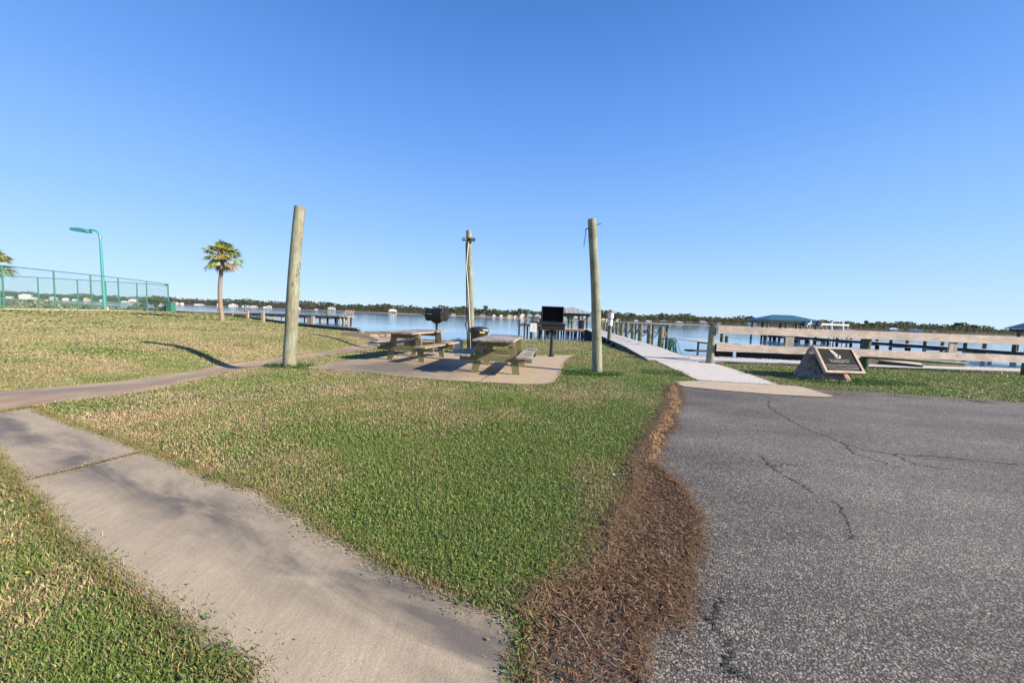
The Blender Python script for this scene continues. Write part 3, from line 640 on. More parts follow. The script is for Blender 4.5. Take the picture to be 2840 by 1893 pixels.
mb=MB(); mb.box((.13,-.318,.735),(.17,.008,.035),rz=.38); mb.build('label','yellow',t)
mb=MB()
for k in range(16): 
    a=-1.2+k*.04; rr=.335; p=Vector((rr*math.cos(a),rr*math.sin(a),.795+.02*math.sin(k*2.1))); mb.tube([p,p+Vector((.03,-.01,.035)),p+Vector((.045,-.012,.0))],.006,5)
mb.build('bin_liner','white',t)
b=gp(1271,977); b[1]-=.1
t=thing('metal_pail','galvanised metal can with lid and wire handle between the picnic tables','metal can',b)
mb=MB(); lathe(mb,[(.165,0),(.17,.02),(.172,.13),(.178,.14),(.172,.15),(.178,.38),(.185,.39)]); mb.build('body','galv',t)
mb=MB(); lathe(mb,[(.198,.39),(.20,.415),(.16,.45),(.05,.47)]); mb.tube([(-.05,0,.46),(-.04,0,.50),(.04,0,.50),(.05,0,.46)],.008,6); mb.build('lid','galv',t)
mb=MB(); mb.tube([(.2*math.cos(a)*.95,-.1-.09*math.sin(a)*1.0,.27-.16*math.sin(a)) for a in [math.pi*k/12 for k in range(13)]],.006,6); mb.build('handle','galv',t)
b=at(1316,972,10.7); b[2]=.016
t=thing('spray_bottle','small white bottle with red cap on the pad in front of the black bin','bottle',b)
mb=MB(); lathe(mb,[(.055,0),(.06,.02),(.06,.19),(.028,.235),(.026,.25)],14,sy=.7); mb.build('body','white',t)
mb=MB(); lathe(mb,[(.032,.25),(.032,.30),(.02,.305)],12); mb.build('cap','redcap',t)
# ---------------- grills ----------------
b=gz(1209,953,-.02); b=np.array([-3.15,15.1,0.]); b[2]=float(hz(b[0],b[1]))
b2=at(1211,900,b[1])[0]; b[0]=b2
t=thing('barrel_grill','black closed barrel grill on a single post behind the tan topped table','grill',b)
mb=MB(); mb.tube([(0,0,-.05),(0,0,.95)],.052,16); mb.build('post','black',t)
rzg=Matrix.Rotation(R(-24),3,'Z'); oct8=[(.20,-.27),(.30,-.12),(.30,.10),(.20,.26),(-.20,.26),(-.30,.10),(-.30,-.12),(-.20,-.27)]
zc=1.27; V=[rzg@Vector((sx*.40,a,zc+bb)) for sx in (-1,1) for a,bb in oct8]
mb=MB(); mb.add(V,[(7,6,5,4,3,2,1,0),(8,9,10,11,12,13,14,15)]+[(k,(k+1)%8,8+(k+1)%8,8+k) for k in range(8)])
for sx in (-1,1): mb.box(rzg@Vector((sx*.40,0,zc)),(.03,.56,.05),rz=R(-24))
mb.build('barrel','black',t)
mb=MB(); mb.box((0,0,.985),(.34,.26,.07),rz=R(-24)); mb.box((0,0,.93),(.2,.2,.06),rz=R(-24)); mb.build('mount','black',t)
mb=MB(); mb.beam(rzg@Vector((-.66,-.40,zc+.0)),rzg@Vector((-.05,-.40,zc+.02)),.22,.02); mb.beam(rzg@Vector((-.40,-.3,zc-.02)),rzg@Vector((-.40,-.5,zc-.01)),.03,.03); mb.build('side_shelf','steel',t)
mb=MB(); e=.42
mb.tube([rzg@Vector((e,-.1,zc+.06)),rzg@Vector((e+.07,-.1,zc+.06)),rzg@Vector((e+.12,.02,zc-.10)),rzg@Vector((e+.13,.06,zc-.14))],.016,6)
lathe(mb,[(.04,0),(.04,.02)],10,c=rzg@Vector((e+.01,.08,zc+.17))); mb.box(rzg@Vector((e+.015,0,zc-.19)),(.02,.12,.07),rz=R(-24)); mb.build('handle','black',t)
b=gp(1528,989)
t=thing('park_grill','open black box grill with raised lid on a post at the pad corner','grill',b)
mb=MB(); mb.tube([(0,0,0),(0,0,.80)],.052,16); mb.tube([(0,0,.01),(0,0,.09)],[.13,.05],12); mb.build('post','black',t)
mb=MB(); mb.box((0,0,.005),(.34,.34,.018)); mb.build('base_plate','steel',t)
mb=MB(); mb.tube([(-.13,0,.90),(-.09,0,.84),(.09,0,.84),(.13,0,.90)],.014,6); mb.tube([(0,0,.78),(0,0,.93)],.075,12); mb.build('swivel','black',t)
sc_=1.0; mb=MB()
zb=.92; w,d_,hh=.76,.55,.30
for c,dd in (((0,0,zb),(w,d_,.02)),((0,-d_/2,zb+.08),(w,.015,.15)),((0,d_/2,zb+.14),(w,.015,.28)),((-w/2+.01,0,zb+.10),(.015,d_,.20)),((w/2-.01,0,zb+.10),(.015,d_,.20))): mb.box(c,dd)
mb.box((0.02,-d_/2-.02,zb+.165),(w,.04,.02)); mb.box((0,-d_/2-.004,zb+.19),(w+.02,.02,.05),mi=0)
mb.build('firebox','black',t)
mb=MB(); 
for k in range(24): mb.beam((-w/2+.03+k*.0305,-d_/2,zb+.225),(-w/2+.03+k*.0305,d_/2,zb+.225),.008,.008)
mb.build('grate','steel',t)
mb=MB(); lw,lh=.70,.50; y0=.18; z0=zb+.25
for c,dd in (((0,y0+.16,z0+lh/2),(lw,.012,lh)),((0,y0+.02,z0+lh),(lw,.32,.012)),((-lw/2,y0+.02,z0+lh/2),(.012,.32,lh)),((lw/2,y0+.02,z0+lh/2),(.012,.32,lh))): mb.box(c,dd)
lid_=mb.build('lid','soot',t)
mb=MB(); 
for a,b_ in (((-lw/2,-.15,z0),(-lw/2,-.15,z0+lh)),((lw/2,-.15,z0),(lw/2,-.15,z0+lh)),((-lw/2,-.15,z0+lh),(lw/2,-.15,z0+lh))): mb.beam(Vector(a)+Vector((0,.16-.0,0)),Vector(b_)+Vector((0,.16,0)),.022,.022,up=(0,1,0))
mb.tube([(lw/2,.1,z0+lh-.02),(lw/2+.06,.1,z0+lh-.03),(lw/2+.07,.1,z0+lh-.12),(lw/2+.04,.1,z0+.2)],.010,6); mb.build('lid_frame','black',lid_)
mb=MB(); mb.tube([(-w/2,-.1,zb+.19),(-w/2-.14,-.12,zb+.20),(-w/2-.30,-.12,zb+.23)],[.03,.02,.02],8); lathe(mb,[(.12,0),(.12,.015)],14,c=(-w/2-.22,-.1,zb+.205)); lathe(mb,[(.06,.02),(.05,.06)],10,c=(-w/2-.14,-.1,zb+.2)); mb.build('side_handle','black',t)
# ---------------- rail fence on the right ----------------
p1=gp(1968,1008); p2=gp(2395,1023); p3=p2+(p2-p1)*1.0; p3[1]=p2[1]-.15
th=thing('rail_fence','two rail board fence of pale planks on round green posts beside the memorial stone','fence',p1)
o=Vector(p1)
def zrel(p): return float(hz(p[0],p[1]))-p1[2]
for k,(p,mt,ht) in enumerate(((p1,'postwood',1.27),(p2,'greenpile',1.16),(p3,'greenpile',1.16))):
    q=Vector(p)-o; mb=MB(); mb.tube([q+Vector((0,0,-.2)),q+Vector((.0,0,.5)),q+Vector((.02,0,ht))],[.118,.112,.108],18); mb.build('post',mt,th)
mb=MB(); mb.tube([(.02,0,1.265),(.02,0,1.30)],[.16,.12],16); mb.build('post_cap','darkwood',th)
def rail(a,b,z0,z1,mat,nm):
    a=Vector(a)-o;b=Vector(b)-o; zc=(z0+z1)/2; mb=MB(); mb.beam(Vector((a.x,a.y-.14,zc)),Vector((b.x,b.y-.14,zc)),.042,z1-z0); ob=mb.build(nm,mat,th)
q1=p1+np.array([.10,0,0]); qm=p2+np.array([.22,0,0])
M['railgrey']=wood('grey brown rail board',(.76,.625,.53),(.54,.44,.37),0,dark=(.12,.10,.085),stain=(.26,.23,.21))
rail(q1,qm-np.array([.004,0,0]),1.005,1.245,'railgrey','rail'); rail(qm,p3,1.005,1.25,'rail','rail')
rail(q1,qm-np.array([.004,0,0]),.43,.665,'railgrey','rail'); rail(qm,p3,.43,.665,'rail','rail')
for px in (2184,2636):
    c=at(px,940,p1[1]+.02); mb=MB(); mb.box(Vector((c[0]-o.x,(c[1]-o.y)-.085,.835)),(.26,.04,.86)); mb.build('batten','railv',th)
# ---------------- memorial stone and plaque ----------------
bm=bmesh.new(); zr=0.
prof=[(7.18,8.9,0),(7.85,9.75,0),(8.2,10.0,0),(8.75,10.0,-.02),(8.78,9.2,0),(8.35,8.55,0),(7.55,8.5,0),(7.30,8.98,.26),(7.8,9.5,.3),(7.58,9.1,.62),(7.80,9.15,.86),(8.05,9.40,.82),(8.5,9.6,.6),(8.6,9.4,.58),(8.7,9.2,.2),(7.5,8.75,.16),(8.3,8.75,.16),(7.42,9.0,.44)]
for p in prof: bm.verts.new(p)
r=bmesh.ops.convex_hull(bm,input=bm.verts[:]); bmesh.ops.delete(bm,geom=list({e for e in list(r['geom_unused'])+list(r['geom_interior']) if isinstance(e,bmesh.types.BMVert)}),context='VERTS')
bmesh.ops.triangulate(bm,faces=bm.faces[:]); bmesh.ops.subdivide_edges(bm,edges=bm.edges[:],cuts=5,use_grid_fill=True)
bm.normal_update()
from mathutils import noise as mn
for v_ in bm.verts:
    k=mn.fractal(v_.co*2.6,1,2,4)*.055+mn.fractal(v_.co*8,1,2,3)*.016; v_.co+=v_.normal*k
me=bpy.data.meshes.new('boulder'); bm.to_mesh(me); bm.free(); me.materials.append(M['rock'])
for p in me.polygons: p.use_smooth=random.random()<.5
rk=bpy.data.objects.new('boulder',me); COL.objects.link(rk); tag(rk,'brown and grey boulder on the grass carrying the framed dark plaque','boulder')
BL=at(2283,1032,8.42);TL=at(2263,960.5,8.82);TR=at(2369,967,8.82);BR=at(2393,1035.5,8.42)
c=(BL+TL+TR+BR)/4; xd=Vector(BR-BL).normalized(); yd=Vector((TL+TR)/2-(BL+BR)/2); hh=yd.length; yd=(yd-xd*yd.dot(xd)).normalized(); zd=xd.cross(yd); ww=(Vector(BR-BL).length+Vector(TR-TL).length)/2
pl=thing('memorial_plaque','framed dark memorial plaque tilted against the boulder, showing praying hands','plaque',c)
pl.rotation_euler=Matrix((xd,yd,zd)).transposed().to_euler()
fw=.055
mb=MB()
for s in (-1,1):
    for (cc,hw) in (((0,s*(hh/2-fw/2),0),0),):
        V=[(-ww/2,s*hh/2),(ww/2,s*hh/2),(ww/2-fw,s*(hh/2-fw)),(-ww/2+fw,s*(hh/2-fw))]
        if s<0: V=V[::-1]
        V=V[::-1]; mb.add([(x,y,.02) for x,y in V]+[(x,y,-.05) for x,y in V],[(0,1,2,3),(7,6,5,4),(0,4,5,1),(1,5,6,2),(2,6,7,3),(3,7,4,0)])
    V=[(s*ww/2,-hh/2),(s*ww/2,hh/2),(s*(ww/2-fw),hh/2-fw),(s*(ww/2-fw),-hh/2+fw)]
    if s<0: V=V[::-1]
    mb.add([(x,y,.021) for x,y in V]+[(x,y,-.05) for x,y in V],[(0,1,2,3),(7,6,5,4),(0,4,5,1),(1,5,6,2),(2,6,7,3),(3,7,4,0)])
mb.build('frame','frame',pl)
mb=MB(); mb.box((0,0,-.02),(ww-2*fw+.01,hh-2*fw+.01,.04)); plt_=mb.build('plate','bronze',pl)
mb=MB(); 
def flat(mb,P,z=.002,th=.003,cx=0,cy=0,s=1):
    P=[(cx+x*s,cy+y*s) for x,y in P]; n=len(P); mb.add([(x,y,z) for x,y in P]+[(x,y,z+th) for x,y in P],[tuple(range(n))[::-1],tuple(range(n,2*n))]+[(k,(k+1)%n,n+(k+1)%n,n+k) for k in range(n)])
cx,cy=-.02,hh*.24
EM=lambda P:[((X-1210)*.00062,-(Y-200)*.00080) for X,Y in P]
flat(mb,EM([(1040,25),(1060,100),(1200,210),(1275,295),(1300,235),(1185,100),(1165,68),(1150,82)]),cx=cx,cy=cy)
flat(mb,EM([(1050,75),(1062,125),(1140,240),(1205,315),(1238,300),(1225,262),(1120,160)]),z=.0045,cx=cx,cy=cy)
flat(mb,EM([(1140,252),(1150,310),(1185,348),(1280,362),(1358,342),(1378,292),(1362,225),(1335,262),(1322,300),(1270,322),(1215,325),(1175,290)]),cx=cx,cy=cy)
mb.build('emblem','bronzetxt',plt_)
for s_,y_,tx in ((.028,.0,'This Pier is dedicated in the loving memory of'),(.062,-.055,'Michael Scott Lee'),(.024,-.09,'1955 - 2015'),(.0235,-.135,'Michael worked for Gulf Shores Golf and Orange Beach for 14 years. During this'),(.0235,-.165,'time Michael touched the lives of many people. He was constantly thinking of our family.'),(.0235,-.205,'Michael was a great fisherman. The memories of days with friends were the happiest'),(.0235,-.235,'of his life. He was always there to lend a hand to everyone who needed help.'),(.0235,-.275,'Every moment on the pier reminds us of him.'),(.0235,-.30,'Each time you see the sunset over this bay say a prayer for him.')):
    if y_>-hh/2+fw+.01: text(tx,s_,'bronzetxt',plt_,(0,y_*hh/.68,.002),(0,0,0),ext=.0008)
b=gp(2347,1052)
t=thing('ground_light','small dark slanted panel in the grass below the plaque','ground light',b,-.25)
mb=MB(); mb.box((0,.02,.09),(.20,.02,.22),tilt=Matrix.Rotation(R(-38),3,'X')); mb.build('panel','bronze',t)
mb=MB(); mb.tube([(0,.07,-.03),(0,.05,.10)],.015,8); mb.build('stake','black',t)
# ---------------- white sign, post sign ----------------
b=gp(1478,942); t=thing('white_sign','small blank looking white notice on a short pale post at the lawn edge','sign',b)
mb=MB(); mb.box((0,0,.42),(.11,.07,1.0)); mb.build('post','palewood',t)
mb=MB(); mb.box((0,-.045,.76),(.40,.012,.52)); bd=mb.build('board','white',t)
mb=MB(); 
for k in range(7): mb.box((random.uniform(-.02,.02),-.0525,.92-k*.05),(.26*random.uniform(.6,1),.002,.012))
mb.build('lettering','greytxt',bd)
b=gz(1689,950,-.05); zb_=float(b[2])
t=thing('warning_post','round piling wrapped with red and white warning signs beside the walkway','sign post',b)
mb=MB(); mb.tube([(0,0,-.4),(0,0,1.0),(0,0,1.95)],[.125,.12,.11],16); mb.build('post','pile',t)
def wrap(mb,r,z0,z1,a0,a1,n=14):
    V=[(r*math.cos(a0+(a1-a0)*k/n),r*math.sin(a0+(a1-a0)*k/n),z) for z in (z0,z1) for k in range(n+1)]
    V+= [(x*.985,y*.985,z) for x,y,z in V]; m_=n+1
    mb.add(V,[(k,k+1,m_+k+1,m_+k) for k in range(n)]+[(2*m_+k+1,2*m_+k,3*m_+k,3*m_+k+1) for k in range(n)],0,True)
mb=MB(); wrap(mb,.185,1.47,1.86,-2.9,-.2); us_=mb.build('upper_sign','white',t)
mb=MB(); wrap(mb,.187,1.74,1.86,-2.9,-.2); mb.build('red_band','red',us_)
mb=MB(); wrap(mb,.145,1.02,1.46,-2.8,-.3); ls_=mb.build('lower_sign','white',t)
mb=MB(); wrap(mb,.148,1.40,1.455,-2.8,-.3); wrap(mb,.148,1.33,1.36,-2.8,-.3); mb.build('red_band','red',ls_)
mb=MB()
for z in (1.70,1.66,1.62,1.58,1.54): wrap(mb,.188,z,z+.012,-2.5,-.6)
mb.build('lettering','greytxt',us_); mb=MB()
for z in (1.26,1.22,1.17): wrap(mb,.148,z,z+.01,-2.3,-.9)
mb.build('lettering','greytxt',ls_)
text('NOTICE',.085,'white',us_,(0,-.192,1.765),(R(90),0,0))
# ---------------- boardwalk pier (grey) ----------------
zd_=.10
L0=Vector((4.50,11.6)); L1=Vector((8.55,41.5)); R0=Vector((6.10,11.5)); R1=Vector((10.15,41.5))
pr_=thing('boardwalk_pier','long grey boardwalk pier running from the lawn out over the water','pier',(0,0,0))
mb=MB(); n=202
for k in range(n):
    a=k/n; b_=(k+.94)/n; z=zd_*min(1,k/28)+.032
    A=L0.lerp(L1,a);B=R0.lerp(R1,a);C_=R0.lerp(R1,b_);D_=L0.lerp(L1,b_)
    mb.add([(p.x,p.y,zz) for zz in (z,z+.03) for p in (A,B,C_,D_)],[(3,2,1,0),(4,5,6,7),(0,1,5,4),(1,2,6,5),(2,3,7,6),(3,0,4,7)])
M['deckboard']=simple('pale grey deck boards',(.66,.63,.58),.7,var=.10,sc=3)
mb.build('deck','deckboard',pr_)
mb=MB()
for (a,b_) in ((L0,L1),(R0,R1)):
    m_=a.lerp(b_,.14); s__=a.lerp(b_,.012)
    mb.beam((s__.x+.02,s__.y,-.085),(m_.x+.03,m_.y,zd_-.085),.05,.21); mb.beam((m_.x+.03,m_.y,zd_-.085),(b_.x+.03,b_.y,zd_-.085),.05,.21)
mb.beam(((L0.x+R0.x)/2,L0.y+3,zd_-.08),((L1.x+R1.x)/2,L1.y,zd_-.08),.05,.2); mb.build('stringer','deckside',pr_)
pil=[]
for k in range(12):
    f=(16.55+k*2.12-11.55)/29.95; q=R0.lerp(R1,f)
    x=q.x+.16; y=q.y; mb=MB(); top=zd_+1.02+random.uniform(-.05,.03); r=.125+random.uniform(-.01,.01)
    mb.tube([(x-.03,y,-1.4),(x,y,.3),(x+random.uniform(-.03,.03),y,top)],[r*1.08,r,r*.95],14); ob=mb.build('piling','pile',pr_); pil.append((x,y,top))
    if k: 
        q=L0.lerp(L1,f); mb=MB(); mb.tube([(q.x-.1,q.y,-1.4),(q.x-.1,q.y,.06)],.12,10); mb.build('piling','piledark',pr_)
        mb=MB(); mb.beam((q.x-.2,q.y,zd_-.24),(x+.1,y,zd_-.24),.10,.16); mb.build('cross_beam','darkwood',pr_)
for k in range(0,9):
    a=Vector(pil[k]);b_=Vector(pil[k+1]); a.z-=.13;b_.z-=.13; pts=[]
    for i in range(13):
        s_=i/12; p=a.lerp(b_,s_); p.z-=.50*4*s_*(1-s_)*random.uniform(.97,1.03); p.x+= -.10; pts.append(p)
    ob=MB().tube([p-a for p in pts],.023,6).build('mooring_rope','rope'); ob.location=a
    tag(ob,'dark rope sagging between two pilings on the right edge of the boardwalk','rope','ropes slung between the boardwalk pilings')
# hose
hx,hy=pil[0][0]+.42,pil[0][1]-.1; hb=Vector((hx,hy,float(hz(hx,hy))))
mbr=MB(); mbr.tube([(0,0,-.6),(0,0,.80)],.05,8); mbr.beam((-.42,0,.78),(.22,0,.78),.05,.06)
hr=thing('hose_rack','short dark rack beside the first piling holding the coiled hose','rack',hb); mbr.build('rack_post','piledark',hr)
hs=thing('garden_hose','tangled green garden hose hanging from the rack and trailing to the ground','hose',hb)
mb=MB(); mb2=MB()
for k in range(15):
    x0=random.uniform(-.20,.16); x1=x0+random.uniform(.05,.22); sp=random.uniform(-.15,.34); zb2=random.uniform(-.6,.3); dy=random.uniform(-.09,-.05)
    pts=[Vector((x0-sp,dy,zb2)),Vector((x0-sp*.4,dy*1.3,.3)),Vector((x0,dy,.74)),Vector(((x0+x1)/2,dy*.3,.835)),Vector((x1,dy,.74)),Vector((x1+sp*.5,dy*1.3,.25)),Vector((x1+sp*.9,dy,zb2-.05)),Vector(((x0+x1)/2,dy-.03,zb2-.16)),Vector((x0-sp,dy,zb2))]
    fine=[]
    for i in range(len(pts)-1):
        for q in range(5):
            s_=q/5; p0=pts[max(i-1,0)];p1_=pts[i];p2_=pts[i+1];p3_=pts[min(i+2,len(pts)-1)]
            fine.append(.5*((2*p1_)+(-p0+p2_)*s_+(2*p0-5*p1_+4*p2_-p3_)*s_**2+(-p0+3*p1_-3*p2_+p3_)*s_**3))
    (mb if k%4 else mb2).tube(fine,.013,6)
mb.build('coils','hose',hs); mb2.build('dark_coils','hosed',hs)
mb=MB(); mb.tube([(.02,-.1,-.42),(.03,-.11,-.30)],.035,10); mb.build('nozzle','redcap',hs)
# ---------------- roofs and boathouses ----------------
def hiproof(mb,x0,x1,y0,y1,z0,z1,ov=.0,rl=None,ax=0,mi=0,rib=0):
    x0-=ov;x1+=ov;y0-=ov;y1+=ov; w=x1-x0;d=y1-y0
    if ax==0: i=(w-(rl if rl is not None else max(w-d,0)))/2; r=[(x0+i,(y0+y1)/2,z1),(x1-i,(y0+y1)/2,z1)]
    else: i=(d-(rl if rl is not None else max(d-w,0)))/2; r=[((x0+x1)/2,y0+i,z1),((x0+x1)/2,y1-i,z1)]
    V=[(x0,y0,z0),(x1,y0,z0),(x1,y1,z0),(x0,y1,z0)]+r
    fs=[(0,1,5,4),(1,2,5),(2,3,4,5),(3,0,4)] if ax==0 else [(0,1,4),(1,2,5,4),(2,3,5),(3,0,4,5)]
    mb.add(V,fs+[(3,2,1,0)],mi)
    if rib:
        n=int(w/rib)
        for k in range(1,n):   # standing seams on the front face
            x=x0+w*k/n
            if ax==0: rx=min(max(x,r[0][0]),r[1][0]); t=1 if r[0][0]<=x<=r[1][0] else ((x-x0)/(r[0][0]-x0) if x<r[0][0] else (x1-x)/(x1-r[1][0]))
            else: t=1-abs(x-(x0+x1)/2)/(w/2); 
            t=min(1,max(.02,t)); yy=y0+( (y1-y0)/2 if ax==0 else i)*t
            mb.beam((x,y0,z0+.01),(x,yy,z0+(z1-z0)*t+.01),.04,.03,mi)
def boathouse(name,label,x0,x1,y0,y1,zd,ze,zr,roof,posts,rl=None,ax=0,fascia='palewood',deck=None):
    t=thing(name,label,'boathouse',((x0+x1)/2,y0,WZ)); o=Vector(t.location)
    mb=MB(); hiproof(mb,x0-o.x,x1-o.x,0,y1-y0,ze-o.z,zr-o.z,.35,rl,ax,0,.5); mb.build('roof',roof,t)
    mb=MB(); W=x1-x0; D_=y1-y0; z=ze-o.z-.16
    for c,d in (((0,0,z),(W,.08,.26)),((0,D_,z),(W,.08,.26)),((-W/2,D_/2,z),(.08,D_,.24)),((W/2,D_/2,z),(.08,D_,.24))): mb.box(c,d)
    mb.build('fascia',fascia,t)
    for px,py in posts:
        mb=MB(); mb.tube([(px-o.x,py-o.y,-.8),(px-o.x,py-o.y,ze-o.z-.1)],.13,10); mb.build('post','pile',t)
    return t
t=boathouse('boathouse','open boathouse with grey ribbed metal roof at the far end of the boardwalk',5.4,9.15,42.3,45.8,zd_,1.95,2.72,'roofgrey',[(7.15,42.5),(8.95,42.5),(5.6,45.6),(7.2,45.6),(8.95,45.6),(5.5,42.5)],rl=.25,fascia='darkwood')
# platform under it
pf_=thing('dock_platform','reddish edged dock platform below the grey roofed boathouse','dock',(7,42,WZ)); o=Vector(pf_.location)
mb=MB(); mb.box((-.6,2.2,.74),(8.2,4.6,.06)); mb.build('deck','deckboard',pf_)
mb=MB(); mb.box((-.6,-.13,.62),(8.2,.06,.22)); mb.build('fascia','redwood',pf_)
for k in range(9):
    for y in (0,2.2,4.3):
        mb=MB(); mb.tube([(-4.5+k*.98,y,-.8),(-4.5+k*.98,y,.66)],.11,8); mb.build('piling',random.choice(['piledark','piledark','pile']),pf_)
mb=MB()
for z in (1.15,1.5,1.8): mb.box((-3.,4.4,z),(3.4,.05,.09))
for x in (-4.6,-3.4,-2.2,-1.4): mb.box((x,4.4,1.25),(.1,.08,1.2))
mb.build('railing','darkwood',pf_)
t=thing('wheelie_bin','black bin on the dock platform near the boathouse post','bin',(8.35,43.2,WZ+.77)); mb=MB(); mb.box((0,0,.5),(.6,.6,1.0)); mb.box((0,-.02,1.03),(.66,.68,.07)); mb.build('body','black',t)
# pier slip rails right of the boardwalk
t=thing('boat_slip','weathered boat slip with top beams on paired dark pilings right of the boardwalk','boat slip',(12,30,WZ))
def qd(px,py,y): p=at(px,py,y); return Vector((p[0]-12,p[1]-30,p[2]-WZ))
for px,y in ((1752,34.5),(1761,34.5),(1803,29),(1809,29),(1838,25.5),(1848,25.5)):
    q=qd(px,940,y); mb=MB(); mb.tube([(q.x,q.y,-.8),(q.x,q.y,1.72)],.085,8); mb.build('piling','piledark',t)
mb=MB(); A=qd(1730,896,36); B=qd(1858,902.5,25.3); mb.beam(A,B,.12,.10); mb.beam(qd(1700,894,44),qd(1775,899,37),.12,.1); mb.build('top_beam','palewood',t)
mb=MB(); mb.beam(qd(1660,916,46),qd(1815,922,28.5),.3,.14); mb.beam(qd(1700,912,44),qd(1806,917,29),.3,.10); mb.beam(qd(1838,925,25.5),qd(1848,926,25.5),.3,.35); mb.build('walk_beam','redwood',t)
for px,y,h in ((1716,42,2.3),(1726,41,1.9),(1735,40,1.9)):
    q=qd(px,930,y); mb=MB(); mb.tube([(q.x,q.y,-.8),(q.x,q.y,h)],.10,8); mb.build('mooring_pile','pile',t)
t=thing('lift_piles','pale mooring piles standing beyond the roped pilings','mooring piles',(14,60,WZ))
for px,top in ((1678,882),(1672,893),(1693,898)):
    q=at(px,930,60); z=at(px,top,60)[2]-WZ; mb=MB(); mb.tube([(q[0]-14,0,-.5),(q[0]-14,0,z)],.13,8); mb.build('pile','palewood',t)
# old dark dock left of the open grill
t=thing('old_dock','old dark timber dock on stilts seen between the white sign and the bin','dock',(2,34,WZ))
def od(px,py,y=34): p=at(px,py,y); return Vector((p[0]-2,p[1]-34,p[2]-WZ))
mb=MB(); mb.beam(od(1441,900),od(1560,904),1.3,.20,0); mb.build('deck','darkwood',t)
for px,y,tp in ((1440,35,886),(1455,33.4,893),(1463,34.6,900),(1472,33.4,889),(1474,34.8,887),(1493,33.5,900),(1497,34.6,896),(1512,33.4,900),(1530,34,900),(1550,34,900)):
    q=od(px,905,y); z=od(px,tp,y).z; mb=MB(); mb.tube([(q.x,q.y,-.8),(q.x,q.y,z)],.075,7); mb.build('piling','piledark',t)
# ---------------- left side: bulkhead, posts, piers ----------------
b=Vector((-8.6,19.9,0)); t=thing('bulkhead','low timber bulkhead with green cap board along the edge of the left lawn','bulkhead',b)
pts=[(-8.6,19.9),(-15.9,26.0),(-26.9,35.0),(-45,49.4),(-90,83.9)]
mb=MB(); mw=MB()
for a,c in zip(pts[:-1],pts[1:]):
    za=float(hz(a[0]-.3,a[1]-.5))+.16; zc=float(hz(c[0]-.3,c[1]-.5))+.16
    mb.beam((a[0]-b.x,a[1]-b.y,za),(c[0]-b.x,c[1]-b.y,zc),.32,.05)
    mw.beam((a[0]-b.x-.03,a[1]-b.y-.04,za-.12),(c[0]-b.x-.03,c[1]-b.y-.04,zc-.12),.12,.18)  # face board below the cap, its shade put into the dark colour
    mw.beam((a[0]-b.x,a[1]-b.y+.06,-.8),(c[0]-b.x,c[1]-b.y+.06,-.8),.10,1.5)
mb.build('cap','greentimber',t); mw.build('sheeting','deckside',t)
mb=MB(); mb.tube([(0.05,0.0,-1),(0.05,0.0,.17)],.17,12); mb.build('end_post','greentimber',t)
mb=MB(); mb.box((-.75,-.25,-.02),(.7,.35,.2),rz=-.6); mb.build('brick_block','redwood',t)
def spost(name,label,px,py,top,w=.15,mat='palewood',y=None,cat='wooden post'):
    q=gp(px,py) if y is None else at(px,py,y); z=at(top[0],top[1],q[1]); t=thing(name,label,cat,q); mb=MB(); mb.beam((0,0,-.1),Vector(z-q),w,w,up=(0,1,0)); mb.build('post_shaft',mat,t); return t
spost('mooring_post','pale square post at the bulkhead, nearer the palm of the two plain ones',687,884,(687,861),.16)
spost('mooring_post','tall pale square post at the bulkhead left of the leaning timber post',730,895,(729.5,861),.17)
t=spost('mooring_post','brown square post at the bulkhead with a grey box on its side',866,906,(868,876),.17)
mb=MB(); mb.box((-.22,0,.42),(.12,.25,.5)); mb.build('meter_box','steel',t)
# low green dock beside bulkhead
t=thing('low_dock','low green timber landing beyond the bulkhead right of the palm','dock',(-26,38,WZ))
def gdk(px,py,y): p=at(px,py,y); return Vector((p[0]+26,p[1]-38,p[2]-WZ))
mb=MB(); A=gdk(655,876,42);B=gdk(747,880,36.5); mb.beam(A,B,1.4,.16); mb.build('deck','greentimber',t)
mb=MB(); mb.beam(A-Vector((0,.5,.28)),B-Vector((0,.5,.28)),.1,.12); mb.build('rail_board','greentimber',t)
for k in range(8):
    q=A.lerp(B,k/7)-Vector((0,.6,0)); mb=MB(); mb.box((q.x,q.y,q.z-.42),(.22,.16,.8)); mb.build('piling',['greentimber','piledark'][k%2],t)
# left long pier
t=thing('long_pier','long low pier with dark pilings crossing the water behind the palm','pier',(-55,66,WZ))
def lp(px,py,y): p=at(px,py,y); return Vector((p[0]+55,p[1]-66,p[2]-WZ))
K=[(300,851.5,62),(481,857,60.5),(676,862.5,60),(975,874.5,59)]
z0=.92
def kx(px): 
    y=float(np.interp(px,[k[0] for k in K],[k[2] for k in K])); d=ray(px,870); x=d[0]/d[1]*y; return x+55,y-66
for a,b_,m_ in ((60,700,'palewood'),(700,955,'deckside')):
    A=kx(a);B=kx(b_); mb=MB(); mb.beam((A[0],A[1],z0+.0),(B[0],B[1],z0+.0),1.5,.10); mb.build('deck','deckboard' if m_=='palewood' else 'darkwood',t)
    mb=MB(); mb.beam((A[0],A[1]-.8,z0-.14),(B[0],B[1]-.8,z0-.14),.08,.20); mb.build('stringer',m_,t)
for px in [410,448,484,520,556,592,628]+[664+21.5*k for k in range(15)]:
    A=kx(px); 
    for dy,mt in ((-.65,'palewood'),(.65,'piledark')):
        mb=MB(); mb.tube([(A[0]+dy*.3,A[1]+dy,-.8),(A[0]+dy*.3,A[1]+dy,z0-.1)],.16,7); mb.build('piling',mt,t)
    mb=MB(); mb.box((A[0],A[1],z0-.32),(.5,1.7,.22)); mb.build('pile_cap','darkwood',t)
